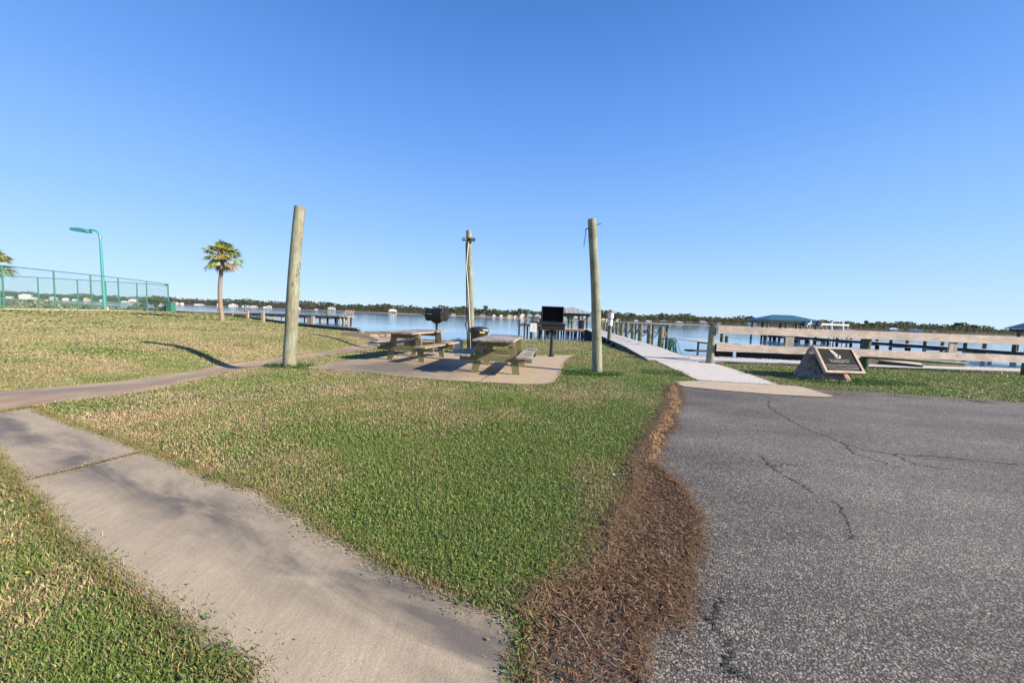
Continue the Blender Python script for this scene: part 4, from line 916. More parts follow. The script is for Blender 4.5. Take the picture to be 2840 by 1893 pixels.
for px,tp in ((668,845),(785,849),(593,855),(900,858)):
    A=kx(px); y=A[1]+66+1; z=at(px,tp,y)[2]-WZ; mb=MB(); mb.tube([(A[0],A[1]+1,-.8),(A[0],A[1]+1,z)],.17,8); mb.build('mooring_pile','pile',t)
b=at(965,875,59); b=Vector((b[0],b[1],WZ+z0))
mb=MB(); A=kx(952);B=kx(976); mb.beam((A[0],A[1]-.2,z0),(B[0],B[1]-.2,z0),2.2,.16); mb.build('end_platform','palewood',t)
for px in (953,963,975):
    A=kx(px); mb=MB(); mb.tube([(A[0],A[1]-1.1,-.8),(A[0],A[1]-1.1,z0-.05)],.14,7); mb.build('piling','palewood',t)
t=thing('pier_bench','slatted wooden bench on the end of the long pier','bench',b)
mb=MB()
for k in range(4): x=-.72+k*.42; mb.beam((x,.55,.45),(x+.06,.85,1.12),.20,.05,up=(0,1,0))
mb.build('back_slat','palewood',t)
mb=MB(); mb.box((-.05,.2,.45),(1.7,.6,.06)); mb.box((-.05,.8,.92),(1.7,.05,.10)); mb.build('seat','palewood',t)
for x in (-.8,-.1,.7):
    mb=MB(); mb.box((x,-.05,.25),(.10,.10,.5)); mb.box((x,.3,.68),(.1,.7,.06)); mb.build('leg','palewood',t)
# ---------------- palms ----------------
def palm(name,label,base,topv,crown_r,nf=34,seed=1,trunk=True,up=.2,cat='palm tree'):
    rs=random.Random(seed); t=thing(name,label,cat,base)
    if trunk:
        pts=[];rr=[]; n=12
        for i in range(n+1):
            f=i/n; pts.append(Vector((topv[0]*f-.22*math.sin(f*3.14)*(1 if f<1 else 0),0,topv[2]*f-(.1 if i==0 else 0)))); rr.append((.150-.032*f)*(1.06 if i%2 else 1)*(1.12 if i==0 else 1))
        MB().tube(pts,rr,14).build('trunk','trunk',t)
        mb=MB(); T=pts[-1]
        for k in range(26):
            a=rs.uniform(0,6.28); p=T+Vector((math.cos(a)*.14,math.sin(a)*.14,rs.uniform(-.25,.35))); mb.beam(p,p+Vector((math.cos(a)*.2,math.sin(a)*.2,.28)),.09,.03,up=(math.sin(a),-math.cos(a),.3))
        mb.build('boots','boot',t)
    T=Vector(topv); V=[];Fc=[];C=[]
    for k in range(nf):
        a=k*2.399+rs.uniform(-.3,.3); el=rs.uniform(-.25,1.4)if k>6 else rs.uniform(-.7,-.2)
        if not trunk: el=rs.uniform(.55,1.45)
        Ls=crown_r*rs.uniform(.45,.62); hd=Vector((math.cos(a)*math.cos(el),math.sin(a)*math.cos(el),math.sin(el)))
        st=T+Vector((0,0,.2)); e=st+hd*Ls; e.z-=.12*Ls; side=hd.cross(Vector((0,0,1))).normalized(); 
        base_c=(rs.uniform(.28,.44),rs.uniform(.36,.50),rs.uniform(.10,.17)); 
        if not trunk: base_c=tuple(q*.45 for q in base_c)
        if k<7 and trunk and k%2: base_c=(.30,.24,.13)
        o=len(V); w=.02*crown_r; V+=[st-side*w,st+side*w,e+side*w,e-side*w]; Fc+=[(o,o+1,o+2),(o,o+2,o+3)]; C+=[(.25,.26,.09)]*4
        nl=19; fan=2.5; upn=side.cross(hd).normalized()
        for j in range(nl):
            th=(j/(nl-1)-.5)*fan; fl=crown_r*rs.uniform(.42,.60)*(1-.28*abs(th)/1.25)
            d=(hd*math.cos(th)+side*math.sin(th)).normalized(); mid=e+d*fl*.55+upn*.03*crown_r; tip=e+d*fl; tip.z-=.22*fl+rs.uniform(0,.2)*fl
            pw=(side*math.cos(th)-hd*math.sin(th)).normalized()*.030*crown_r; o=len(V)
            V+=[e-pw*.3,e+pw*.3,mid+pw,mid-pw,tip]; Fc+=[(o,o+1,o+2),(o,o+2,o+3),(o+3,o+2,o+4)]
            kx_=rs.uniform(.7,1.3); c1=tuple(q*kx_ for q in base_c); C+=[c1]*4+[(c1[0]*1.8+.04,c1[1]*1.4+.03,c1[2])]
    npmesh('crown',np.array([tuple(v) for v in V]),np.array(Fc),'blade',np.array(C),parent=t)
    if trunk:
        mb=MB()
        for a,l in ((2.9,1.25),(.1,.9)):
            p0=T+Vector((0,-.1,0)); dr=Vector((math.cos(a),-.2,0)); P=[p0,p0+dr*l*.45+Vector((0,0,-.22)),p0+dr*l+Vector((0,0,-.72 if l>1 else -.42))]; mb.tube(P,[.035,.025,.01],6)
            for j in range(16):
                f=rs.uniform(.4,1); q=P[1].lerp(P[2],(f-.4)/.6); mb.tube([q,q+Vector((rs.uniform(-.2,.25),rs.uniform(-.1,.1),rs.uniform(-.4,-.05)))],.008,4,cap=False)
        mb.build('seed_stalk','boot',t)
    return t
b=gp(617,889); tp=at(617,722,b[1]); palm('palm_tree','single cabbage palm with rounded fan crown standing on the left lawn',b,(tp-b)+np.array([.05,0,.05]),1.42,50,3)
b=gz(-128,850,.4); b=np.array([b[0],b[1],.38]); tp=at(-33,735,b[1]); palm('palm_tree','palm mostly cut off by the left edge of the photo, fronds over the court fence',b,(tp[0]-b[0],0,tp[2]-b[2]),1.6,36,8)
b=np.array([*at(433,864,43.3)[:2],.12]); palm('palm_shrub','young fan palm behind the court fence beside its corner post',b,(0,0,.45),1.7,26,5,trunk=False,cat='palm')
MB().tube([(0,0,-.1),(0,0,.6)],[.16,.10],10).build('stem','piledark',COL.objects['palm_shrub'])
# ---------------- tennis court fence, lamp, hedge ----------------
FH=3.5
def cfence(label,P,hgt,tops,lowrail=None):
    b=P[0]; t=thing('court_fence',label,'fence',(b[0],b[1],b[2]),0,'green chain link fences round the tennis court'); o=Vector(b)
    Q=[Vector(p)-o for p in P]
    for q in Q: MB().tube([q+Vector((0,0,-.1)),q+Vector((0,0,hgt))],.055,8).build('post','green',t)
    mb=MB()
    for a,c in zip(Q[:-1],Q[1:]): mb.tube([a+Vector((0,0,hgt-.03)),c+Vector((0,0,hgt-.03))],.034,8)
    mb.build('top_rail','green',t)
    V=[];Fc=[];UV=[]; d=0
    for k,(a,c) in enumerate(zip(Q[:-1],Q[1:])):
        L=(c-a).length; V+=[a,c,c+Vector((0,0,hgt-.05)),a+Vector((0,0,hgt-.05))]; Fc.append((4*k,4*k+1,4*k+2,4*k+3)); UV+=[(d,0),(d+L,0),(d+L,hgt),(d,hgt)]; d+=L
    me=bpy.data.meshes.new('chain_link'); me.from_pydata([tuple(v) for v in V],[],Fc); u=me.uv_layers.new(name='UVMap'); 
    for i,c in enumerate(UV): u.data[i].uv=c
    me.materials.append(M['chain']); ob=bpy.data.objects.new('chain_link',me); COL.objects.link(ob); ob.parent=t
    if lowrail:
        a,c=Q[lowrail[0]],Q[lowrail[1]]; MB().tube([a+Vector((0,0,lowrail[2])),c+Vector((0,0,lowrail[2]))],.03,8).build('middle_rail','green',t)
    return t,Q
E_=np.array([-42.5,43.7,.13]); Wn=np.array([-40.6,27.6,.42])
def onpix(px,A,B):   # where the line A-B is seen at image column px
    lo,hi=-.6,1.4
    for _ in range(40):
        m=(lo+hi)/2; p=A+(B-A)*m; v=p-np.array([0,0,H]); dd=v@fwd; x=CX+F*(v@rgt)/dd
        if x<px: lo=m
        else: hi=m
    return A+(B-A)*((lo+hi)/2)
P1=[onpix(p,Wn,E_) for p in (-130,12,154,255,331,409)]+[E_]
for p in P1: p[2]=float(hz(p[0],p[1]))
t,Q=cfence('nearer green chain link court fence, the taller looking run sloping down to the corner post',P1,FH,None)
n_=len(P1)-1
mb=MB(); mb.box(Q[-1]+Vector((.22,-.1,1.12)),(.34,.3,.42)); mb.build('winch_box','green',t)
mb=MB(); a=Q[-1]; mb.beam(a+Vector((-.4,0,FH-.2)),a+Vector((0,0,FH-.1)),.05,.12); mb.build('bracket','piledark',t)
B2=np.array([-66.,35.6,.2]); P2=[onpix(p,B2,E_) for p in (-60,2,109,218,296,382)]+[E_+np.array([-.12,.1,0])]
for p in P2: p[2]=float(hz(p[0],p[1]))
cfence('farther green chain link court fence on the water side, behind the lamp pole',P2,FH-.1,None,(5,6,1.42))
# kerb strip of the court
mb=MB(); 
for a,c in zip(P1[:-1],P1[1:]): mb.beam((a[0]+.5,a[1],a[2]+.03),(c[0]+.5,c[1],c[2]+.03),.35,.12)
e=Vector(E_); mb.beam((e.x+.5,e.y,e.z+.03),(e.x+6.5,e.y-1.5,e.z+.03),.3,.12)
tag(mb.build('court_kerb','paleconc'),kind='structure')
b=np.array([*at(291,862,41.5)[:2],0]); b[2]=float(hz(b[0],b[1])); ztop=at(281,668,b[1])[2]-b[2]
t=thing('street_lamp','tall turquoise lamp post with a flat box head reaching left over the court','street lamp',b)
xo=at(280,668,b[1])[0]-b[0]
x_=lambda px,py: Vector((at(px,py,b[1])[0]-b[0],0,at(px,py,b[1])[2]-b[2]))
MB().tube([(0,0,-.1),x_(278,664)],[.16,.10],12).build('pole','turq',t)
MB().tube([x_(278,664),x_(277,655),x_(273,646),x_(266,640),x_(258,638),x_(249,637)],.10,10).build('arm','turq',t)
MB().tube([x_(278,662),x_(277.5,656)],.13,10).build('collar','steel',t)
a=x_(249,638);c=x_(202.5,637.5); d=(a-c)
mb=MB(); q=[x_(202.5,632),x_(202.5,640),x_(233,644.5),x_(248,644.5),x_(247,641),x_(232,633.5)]
V=[(v.x,y,v.z) for y in (-.32,.32) for v in q]; mb.add(V,[tuple(range(6)),tuple(range(11,5,-1))]+[(k,6+k,6+(k+1)%6,(k+1)%6) for k in range(6)]); mb.build('lamp_head','turq',t)
mb=MB(); mb.box((.0+.3,-.1,.22),(.35,.2,.3)); mb.build('junction_box','paleconc',t)
# hedges
def shrub(name,label,c,rx,ry,rz_,n,cols,sz=.12,flower=0,group=None,cat='shrub'):
    z=float(hz(c[0],c[1])); t=thing(name,label,cat,(c[0],c[1],z),0,group); u=rng.normal(size=(n,3)); u/=np.linalg.norm(u,axis=1)[:,None]; u[:,2]=np.abs(u[:,2])
    lump=.78+.35*vn(u[:,0]*rx*2+c[0],u[:,1]*ry*2+u[:,2],.5); r=lump*rng.uniform(.72,1.0,n)**.5
    P=u*r[:,None]*np.array([rx,ry,rz_]); a=rng.uniform(0,6.28,n); b_=rng.normal(size=(n,3)); b_/=np.linalg.norm(b_,axis=1)[:,None]; s=sz*rng.uniform(.5,1.3,n)
    e1=np.cross(u,b_); e1/=np.linalg.norm(e1,axis=1)[:,None]; e2=np.cross(e1,u)+u*rng.normal(0,.5,(n,1)); e1*=s[:,None]*.5; e2*=s[:,None]*.5
    V=np.stack([P-e1-e2,P+e1-e2,P+e1+e2,P-e1+e2],1).reshape(-1,3); i=np.arange(n)[:,None]*4; Fc=i+np.array([[0,1,2,3]])
    cc=np.array(cols[0])*(1-rng.random((n,1)))+np.array(cols[1])*rng.random((n,1))
    if flower: k=rng.random(n)<flower; cc[k]=np.array([.62,.50,.42])*rng.uniform(.7,1.2,(k.sum(),1))
    npmesh('foliage',V,Fc,'foliage',np.repeat(cc,4,0),parent=t)
    mb=MB(); mb.tube([(0,0,-.1),(0,0,rz_*.5)],[.08,.05],6)
    for k in range(5): a_=k*1.26; mb.tube([(0,0,.05),(math.cos(a_)*rx*.6,math.sin(a_)*ry*.6,rz_*.6)],[.04,.015],5)
    mb.build('stems','boot',t)
HG='flowering hedge bushes behind the court fence'
for px,rx,hh_,lb in ((30,2.7,.72,'rounded flowering hedge bush at the far left of the court'),(78,2.3,.85,'tallest flowering hedge bush, left of the first inner fence post'),(140,1.9,.72,'flowering hedge bush between the first two inner fence posts'),(185,1.9,.58,'low flowering hedge bush with brown flower heads left of the second inner post'),(245,2.6,.52,'low flowering hedge bush just left of the turquoise lamp'),(318,1.4,.52,'small flowering hedge bush just right of the turquoise lamp'),(385,1.3,.95,'rounded dark green bush with pale flowers right of the third front post'),(430,.9,.55,'low green bush at the foot of the young fan palm')):
    y=float(np.interp(px,[0,100,300,460],[39.5,41.5,45.2,45.8])); p=at(px,860,y); shrub('hedge_bush',lb,(p[0],p[1]),rx,.9,hh_,2200,((.10,.13,.045),(.22,.25,.10)),.13,.2,HG)
p=at(456,862,46); shrub('hedge_bush','very dark low bush next to the green bin at the court corner',(p[0],p[1]),1.0,.8,.75,1300,((.012,.018,.008),(.04,.05,.02)),.18,0,HG)
b=at(474.5,867,43.2); b[2]=float(hz(b[0],b[1])); t=thing('green_bin','dark green bin standing against the court corner post','bin',b)
mb=MB(); mb.box((.0,0,.62),(.62,.6,1.2)); mb.build('body','green',t); mb=MB(); mb.box((0,0,1.25),(.68,.66,.07)); mb.build('lid','green',t)
t=thing('lawn_pump','pale stone marker with a small spout behind the hedge on the left shore','marker',at(131,848,56)); mb=MB(); mb.tube([(0,0,-1),(0,0,1.0)],.28,8); mb.box((.35,0,.85),(.6,.2,.2),tilt=Matrix.Rotation(-.3,3,'Y')); mb.build('shaft','palewood',t)
t=thing('left_picket','row of short pale pickets along the water at the far left','picket fence',(-88.8,62,-.1)); 
mb=MB(); 
for k in range(16): mb.box((-.6+k*.24,k*.03,.45),(.10,.05,.9))
mb.build('pickets','white',t); mb=MB(); mb.box((1.2,.25,.6),(3.9,.04,.08)); mb.build('rail','white',t)
COL.objects['left_picket'].name='picket_fence'
# ---------------- right side docks ----------------
t=thing('shore_dock','low dock with dark skirt boards on the sandy shore behind the rail fence','dock',(12,20,WZ))
def rd(px,py,y): p=at(px,py,y); return Vector((p[0]-12,p[1]-20,p[2]-WZ))
A=rd(1936,941.5,24.5); B=rd(2040,953,19.3); C_=rd(2240,975,15.3); D_=rd(2560,1012,12.9)
PL=[(A.x,A.y),(B.x,B.y),(C_.x,C_.y),(D_.x,D_.y)]; PL3=[A,B,C_,D_]
mb=MB(); ms=MB(); mk=MB()
for k,(a,c) in enumerate(zip(PL3[:-1],PL3[1:])):
    d=(c-a); d.z=0; nrm=Vector((-d.y,d.x,0)).normalized(); 
    if nrm.y<0: nrm=-nrm
    a2=a+nrm*1.3; c2=c+nrm*1.3; mb.add([a,c,c2,a2,a-Vector((0,0,.05)),c-Vector((0,0,.05)),c2-Vector((0,0,.05)),a2-Vector((0,0,.05))],[(0,1,2,3),(7,6,5,4),(0,4,5,1),(2,6,7,3),(1,5,6,2),(0,3,7,4)])
    ms.beam(a+nrm*.02-Vector((0,0,.12)),c+nrm*.02-Vector((0,0,.12)),.05,.20)
    if k in (0,1,2):
        m_=26
        for i in range(m_):
            q=a.lerp(c,(i+.5)/m_)+nrm*.12; zt=q.z-.2; 
            if k==0 and i<11: continue
            if zt>.05: mk.box((q.x,q.y,zt/2-.15+random.uniform(-.01,.01)),(d.length/m_*1.25 if i in(0,m_-1) else d.length/m_*.95,.04,zt+.3),rz=math.atan2(d.y,d.x))
mb.build('deck','paleconc',t); ms.build('fascia','deckside',t); mk.build('skirt_boards','piledark',t)
for f in (0,.45,.9):
    q=A.lerp(B,f); mm=MB(); mm.tube([(q.x+.1,q.y+.1,-.7),(q.x+.1,q.y+.1,q.z-.2)],.07,7); mm.build('piling','piledark',t)
mb=MB(); q=A.lerp(B,.3); mb.box((q.x-.2,q.y+.1,.22),(2.2,.5,.10)); mb.build('lower_step','darkwood',t)
for px,y,tp in ((2001,26,916),(2015,25,931)):
    q=rd(px,950,y); z=rd(px,tp,y).z; mm=MB(); mm.tube([(q.x,q.y,-.6),(q.x,q.y,z)],.12,10); mm.build('mooring_pile','pile',t)
t=thing('plank_bulkhead','row of green brown vertical planks holding the bank behind the rail fence','bulkhead',(19,15,0))
mb=MB(); n=44
for k in range(n):
    f=(k+.5)/n; px=2404+f*268; py=988+f*20; y=13.6+1.2*f; q=at(px,py,y); mb.box((q[0]-19,q[1]-15,q[2]-.35),(.115*1.15,.05,.72+random.uniform(-.02,.02)))
M['plank']=wood('green brown plank',(.19,.17,.12),(.10,.11,.07),2); mb.build('planks','plank',t)
A=at(2404,985,13.55);B=at(2680,1006,14.85); mb=MB(); mb.beam(Vector(A)-Vector((19,15,0)),Vector(B)-Vector((19,15,0)),.2,.05); mb.build('cap','greentimber',t)
# neighbour pier running toward us
t=thing('neighbour_pier','long weathered pier on dark pilings running along the right behind the rail fence','pier',(39,40,WZ))
def npx(y): return 39.0+ (54-y)*.03
mb=MB(); mb.beam((npx(54)-39,14,.72),(npx(16)-39,-24,.72),1.6,.06); mb.build('deck','deckboard',t)
mb=MB(); mb.beam((npx(54)-39.8,14,.60),(npx(16)-39.8,-24,.60),.06,.22); mb.build('stringer','deckside',t)
mb=MB(); mb.beam((npx(54)-39.0,14,.50),(npx(16)-39.0,-24,.50),1.2,.12); mb.build('joists','darkwood',t)
y=53.5; k=0
while y>17:
    x=npx(y)-39
    for dx,tp in ((-.85,1.72),(.8,1.5)): MB().tube([(x+dx,y-40,-.8),(x+dx,y-40,tp+random.uniform(-.1,.1))],.125,9).build('piling','greenpile' if y<34 else 'piledark',t)
    MB().box((x-.1,y-40.3,.40),(2.3,.2,.18)).build('cross_beam','palewood',t)
    if y>22: MB().tube([(x-.5,y-41.4,-.8),(x-.5,y-41.4,.4)],.11,8).build('piling','piledark',t)
    y-=2.9
    k+=1
t=thing('boat_dock','dark dock on stilts at the front of the blue roofed boathouse','dock',(40,52,WZ))
mb=MB(); mb.box((2,0,1.0),(9,1.2,.14)); mb.box((2,-.62,.86),(9,.06,.22)); mb.build('deck','darkwood',t)
for k in range(8): MB().tube([(-2.4+k*1.3,-.5,-.8),(-2.4+k*1.3,-.5,1.5 if k%3==0 else .9)],.14,8).build('piling','piledark',t)
t=boathouse('boathouse','boathouse with blue ribbed hip roof behind the rail fence',36.3,43.6,50.6,54.4,.4,2.18,3.0,'roofblue',[(36.5,50.8),(39.2,50.8),(41.3,50.8),(43.4,50.8),(36.6,54.2),(38.2,54.2),(40.9,54.2),(43.4,54.2)],rl=2.9)
t=boathouse('boathouse','grey roofed boathouse partly cut off by the right edge of the photo',58.0,66,36.0,41.4,.4,2.05,4.2,'roofgrey',[(58.4,36.3),(65,36.3),(58.7,41.1),(65,41.1)],rl=2.5,ax=0,fascia='darkwood')
# boat lift with motors
t=thing('boat_lift','white boat lift frame of beams and posts right of the blue roofed boathouse','boat lift',(46,50,WZ))
def bl(px,py,y=50): p=at(px,py,y); return Vector((p[0]-46,p[1]-50,p[2]-WZ))
for px,tp in ((2248,889),(2306,892),(2338,892)): MB().tube([bl(px,940)*1.0-Vector((0,0,.6)),bl(px,tp)],.11,8).build('lift_post','white',t)
for px,tp in ((2239,897),(2280,900),(2290,898),(2350,902)): MB().tube([bl(px,940,51.5)-Vector((0,0,.6)),bl(px,tp,51.5)],.10,8).build('lift_post','palewood',t)
mb=MB(); mb.beam(bl(2237,897.5),bl(2268,898.5),.25,.22); mb.beam(bl(2276,898.5),bl(2353,901.5),.25,.26); mb.build('beam','white',t)
for px,lb in ((2234,'navy and white lift motor hood beside the blue roofed boathouse'),(2272,'navy and white lift motor hood at the middle of the white lift beam')):
    b=at(px,900,49.6); t=thing('engine_cowl',lb,'boat engine',b); mb=MB()
    mb.box((-.1,0,.1),(.42,.5,.62),tilt=Matrix.Rotation(.25,3,'Y')); mb.box((-.04,0,.38),(.30,.42,.14),tilt=Matrix.Rotation(.25,3,'Y')); mb.build('hood','navy',t); mb=MB(); mb.box((.17,-.02,.02),(.08,.4,.42),tilt=Matrix.Rotation(.25,3,'Y')); mb.box((.12,0,-.22),(.2,.2,.12)); mb.build('stripe','white',t)
def boat(label,x,y,L,B_,z,cover):
    t=thing('motor_boat',label,'boat',(x,y,z)); mb=MB(); V=[]; st=9
    for i in range(st):
        f=i/(st-1); w=B_/2*(1-max(0,f-.55)**1.7*3.1); w=max(w,.03); sh=.62+.25*f*f; kx_=-L/2+L*f
        V+=[(kx_,-w,sh),(kx_,-w*.8,.12),(kx_,0,-.02+.15*max(0,f-.7)),(kx_,w*.8,.12),(kx_,w,sh)]
    Fc=[(i*5+k,(i+1)*5+k,(i+1)*5+k+1,i*5+k+1) for i in range(st-1) for k in range(4)]+[(0,1,2,3,4)]; mb.add(V,Fc,0,True); mb.build('hull','white',t)
    mb=MB(); V=[]
    for i in range(7):
        f=i/6; w=B_/2*.92*(1-max(0,f-.6)*1.2); h=.66+cover*math.sin(f*2.9+.15); kx_=-L*.47+L*.88*f; V+=[(kx_,-w,.64),(kx_,-w*.4,h),(kx_,w*.4,h),(kx_,w,.64)]
    mb.add(V,[(i*4+k,(i+1)*4+k,(i+1)*4+k+1,i*4+k+1) for i in range(6) for k in range(3)]+[(0,1,2,3),(27,26,25,24)],0,True); mb.build('cover','boatgrey',t)
    mb=MB(); mb.box((-L/2-.2,0,.6),(.35,.35,.6)); mb.build('outboard','navy',t); return t
boat('covered motor boat with grey cover under the white lift beam',48.2,51.0,5.6,2.1,.08,.55)
boat('white motor boat with low cover in the slip below the blue roofed boathouse',40.8,48.6,6.2,2.0,-.35,.30)
# ---------------- far shore houses ----------------
M['hw']=simple('house white wall',(.85,.84,.80),.6,var=.05,sc=.5); M['ht']=simple('house tan wall',(.78,.62,.48),.6,var=.05,sc=.5); M['hy']=simple('house yellow wall',(.92,.84,.5),.6,var=.05,sc=.5)
M['hg']=simple('house grey wall',(.55,.56,.57),.6,var=.05,sc=.5); M['hm']=simple('house mint wall',(.6,.9,.84),.6,var=.05,sc=.5); M['hb']=simple('house blue wall',(.62,.74,.9),.6,var=.05,sc=.5)
M['rw']=simple('pale metal roof',(.85,.87,.9),.5,var=.05,sc=.5); M['rg']=simple('grey roof',(.28,.29,.31),.6,var=.08,sc=.5); M['rb']=simple('blue grey roof',(.22,.33,.45),.5,var=.05,sc=.5); M['rt']=simple('teal roof',(.10,.28,.34),.5,var=.05,sc=.5); M['rr']=simple('brown roof',(.24,.13,.09),.6,var=.05,sc=.5)
HS=[ # px, top, base, width px, wall, roof, stilts, gable, storeys, label
(23,820,825,13,'hw','rg',0,0,1,'low white house at the far left shore behind the first fence post'),
(69,815,826,25,'hw','rw',0,0,2,'large white house with small upper tower on the left far shore'),
(94,823,826,10,'ht','rg',0,0,1,'little tan cottage right of the large white towered house'),
(146,823,829,15,'hg','rw',0,0,1,'grey house with pale flat roof behind the second fence post'),
(181,826,831,13,'hw','rw',0,0,1,'low white block house between the second and third fence posts'),
(205,828,832,9,'hw','rg',0,0,1,'tiny white cottage left of the third inner fence post'),
(238,825,833,13,'ht','rg',0,1,1,'pale tan gabled house left of the turquoise lamp'),
(281,829,834,9,'hg','rg',0,0,1,'small grey cottage just left of the lamp pole'),
(345,834,838,16,'hw','rw',0,0,1,'long low white shed left of the two storey far house'),
(369,829,839,20,'hw','rw',1,0,2,'two storey white house with porch seen through the court fence'),
(444,831,841,8,'hw','rg',0,0,1,'narrow white house just behind the young fan palm'),
(484,835,843,18,'ht','rr',0,0,2,'tan stucco house just right of the court corner post'),
(505,838,842,8,'hw','rg',0,0,1,'small white cottage right of the tan stucco house'),
(551,842,846,24,'hw','rw',0,0,1,'long low white boat shed left of the palm on the far shore'),
(607,840,847,10,'hg','rw',0,0,1,'grey cottage just left of the palm trunk on the far shore'),
(646,842,850,24,'hw','rg',0,1,1,'wide white house with dark gable just right of the palm trunk'),
(678,845,850,16,'hb','rt',0,0,1,'low pale blue house behind the thin mooring pile'),
(702,847,852,20,'ht','rw',0,0,1,'low tan and white house above the low green landing'),
(734,849,853,8,'hw','rb',0,0,1,'small white cottage above the tall pale square post'),
(745,847,853,12,'hw','rw',0,1,1,'white gabled house left of the leaning timber post'),
(829,852,855,8,'hw','rw',0,0,1,'tiny white hut just right of the leaning timber post'),
(876,856,860,9,'hg','rr',0,0,1,'small brown roofed hut above the long pier'),
(919,850,860,20,'hw','rb',1,0,2,'white stilt house with blue hip roof above the long pier'),
(1089,857,869,24,'hw','rw',1,0,2,'large white stilt house with columns on the wooded point'),
(1190,862,873,20,'hw','rw',1,0,2,'pale house whose roof peeks over the barrel grill'),
(1257,872,878,14,'hg','rg',0,0,1,'grey cottage right of the barrel grill on the far shore'),
(1337,872,879,16,'hg','rg',1,0,1,'small grey stilt house just right of the thin timber post'),
(1370,876,882,9,'hw','rw',1,0,1,'tiny white pavilion house below tan dead palms'),
(1390,875,882,10,'hw','rw',1,0,1,'small white house right of the tiny pavilion house'),
(1413,872,883,17,'hy','rw',0,1,2,'yellow gabled house with white porch above the black bin'),
(1430,874,883,11,'hw','rg',0,0,1,'white cottage between the yellow house and the tall white gable'),
(1449,869,885,17,'hw','rw',0,1,2,'tall white gable fronted house, biggest of the central row'),
(1469,870,885,17,'hb','rb',1,0,2,'blue grey house with dark porch, left of the pair beside the grill'),
(1490,870,886,19,'hw','rb',1,1,2,'white and blue house with dark porch next to the open grill lid'),
(1566,879,888,11,'hm','hm',0,0,1,'small mint coloured house seen under the grey boathouse roof'),
(1596,877,890,12,'hw','rw',1,0,2,'narrow white house behind the boathouse post'),
(1617,876,889,20,'hw','rw',0,0,2,'wide white house seen through the boathouse'),
(1637,873,886,12,'hw','rt',0,0,2,'teal roofed house just left of the thick timber post'),
(1677,883,894,22,'hw','rw',1,0,1,'flat white building behind the warning post'),
(1714,883,894,13,'hb','rb',1,1,1,'steep blue roofed A frame cottage above the roped pilings'),
(1764,891,897,12,'hw','rw',1,0,1,'tiny white roofed pavilion above the roped pilings'),
(1799,888,898,17,'hw','rw',1,0,1,'white cottage with low hip roof left of the long grey roofed house'),
(1839,888,898,25,'hg','rg',0,0,1,'long grey roofed house by itself on the right far shore'),
(1884,892,901,22,'hg','rw',1,0,1,'cottage with broad pale roof and dark porch on the right far shore'),
(1911,892,901,20,'ht','rw',0,1,1,'pale pink gabled cottage right of the broad roofed one'),
(1949,889,904,22,'hw','rb',1,0,2,'white two storey stilt house with blue top left of the fence post'),
(1994,893,900,14,'hw','rb',0,1,1,'blue and white cottage just right of the first fence post'),
(2084,894,906,30,'hb','rt',0,0,1,'wide teal roofed house left of the blue roofed boathouse'),
(2479,909,920,22,'hb','rw',0,0,1,'pale roofed house just above the fence right of its second post'),
(2540,911,922,34,'hb','rb',0,1,1,'low blue roofed house above the fence in the middle of its right span'),
(2590,916,924,12,'hg','rr',0,0,1,'brown roofed cottage peeking over the fence right of the low blue roof')]
for px,top,base,wp,wall,roof,stl,gab,st,lb in HS:
    D=shore(px)+24; sc=D/F; w=wp*sc*.94; z0_=WZ+.6; p=at(px,base,D); ztop=at(px,top,D)[2]; h=max(ztop-z0_,2.6); dep=w*.7
    t=thing('house',lb,'house',(p[0],D,z0_),math.atan2(px-CX,F)*-.6+random.uniform(-.15,.15)); rh=h*(.38 if gab else .30); lift=h*.22 if stl else 0; wh=h-rh-lift
    MB().box((0,dep/2,lift+wh/2),(w*.9,dep*.9,wh)).build('wall',wall,t)
    mb=MB()
    if gab:
        V=[(-w/2,-.02*w,h-rh),(w/2,-.02*w,h-rh),(w/2,dep,h-rh),(-w/2,dep,h-rh),(0,-.02*w,h),(0,dep,h)]; mb.add(V,[(0,4,5,3),(1,2,5,4),(0,1,4),(2,3,5)],0)
        mg=MB(); mg.add([(-w*.45,-.01*w+dep*.04,h-rh),(w*.45,-.01*w+dep*.04,h-rh),(0,-.01*w+dep*.04,h-.1*rh)],[(0,1,2)]); mb.build('roof',roof,t); mg.v=[(a,b-dep*.07,c) for a,b,c in mg.v]; mg.build('gable',wall,t)
    else: hiproof(mb,-w/2,w/2,0,dep,h-rh,h,w*.02,rl=w*.4); mb.build('roof',roof,t)
    if wp>=12:
        nw=max(2,int(w/3.2))
        for s_ in range(st):
            zz=lift+wh*((s_+.5)/st); ho=wh/st*.42
            for k in range(nw):
                x=-w*.36+k*w*.72/(nw-1); MB().box((x,dep*.05-.04,zz),(w*.09,.10,ho)).build('window','winglass',t)
        if stl:
            mb=MB(); mb.box((0,-dep*.04,lift+wh*(.5 if st==2 else .02)),(w*.94,dep*.22,.15)); mb.box((0,-dep*.14,lift+wh*(.5 if st==2 else .02)+.5),(w*.94,.06,.5)); mb.build('porch','white' if wall!='hg' else 'hg',t)
    if stl:
        for k in range(4):
            for yy in (.02,.85): MB().box((-w*.42+k*w*.28,dep*yy,(lift)/2-.3),(.35,.35,lift+.6)).build('stilt','white' if wall in('hw','hb') else 'ht',t)
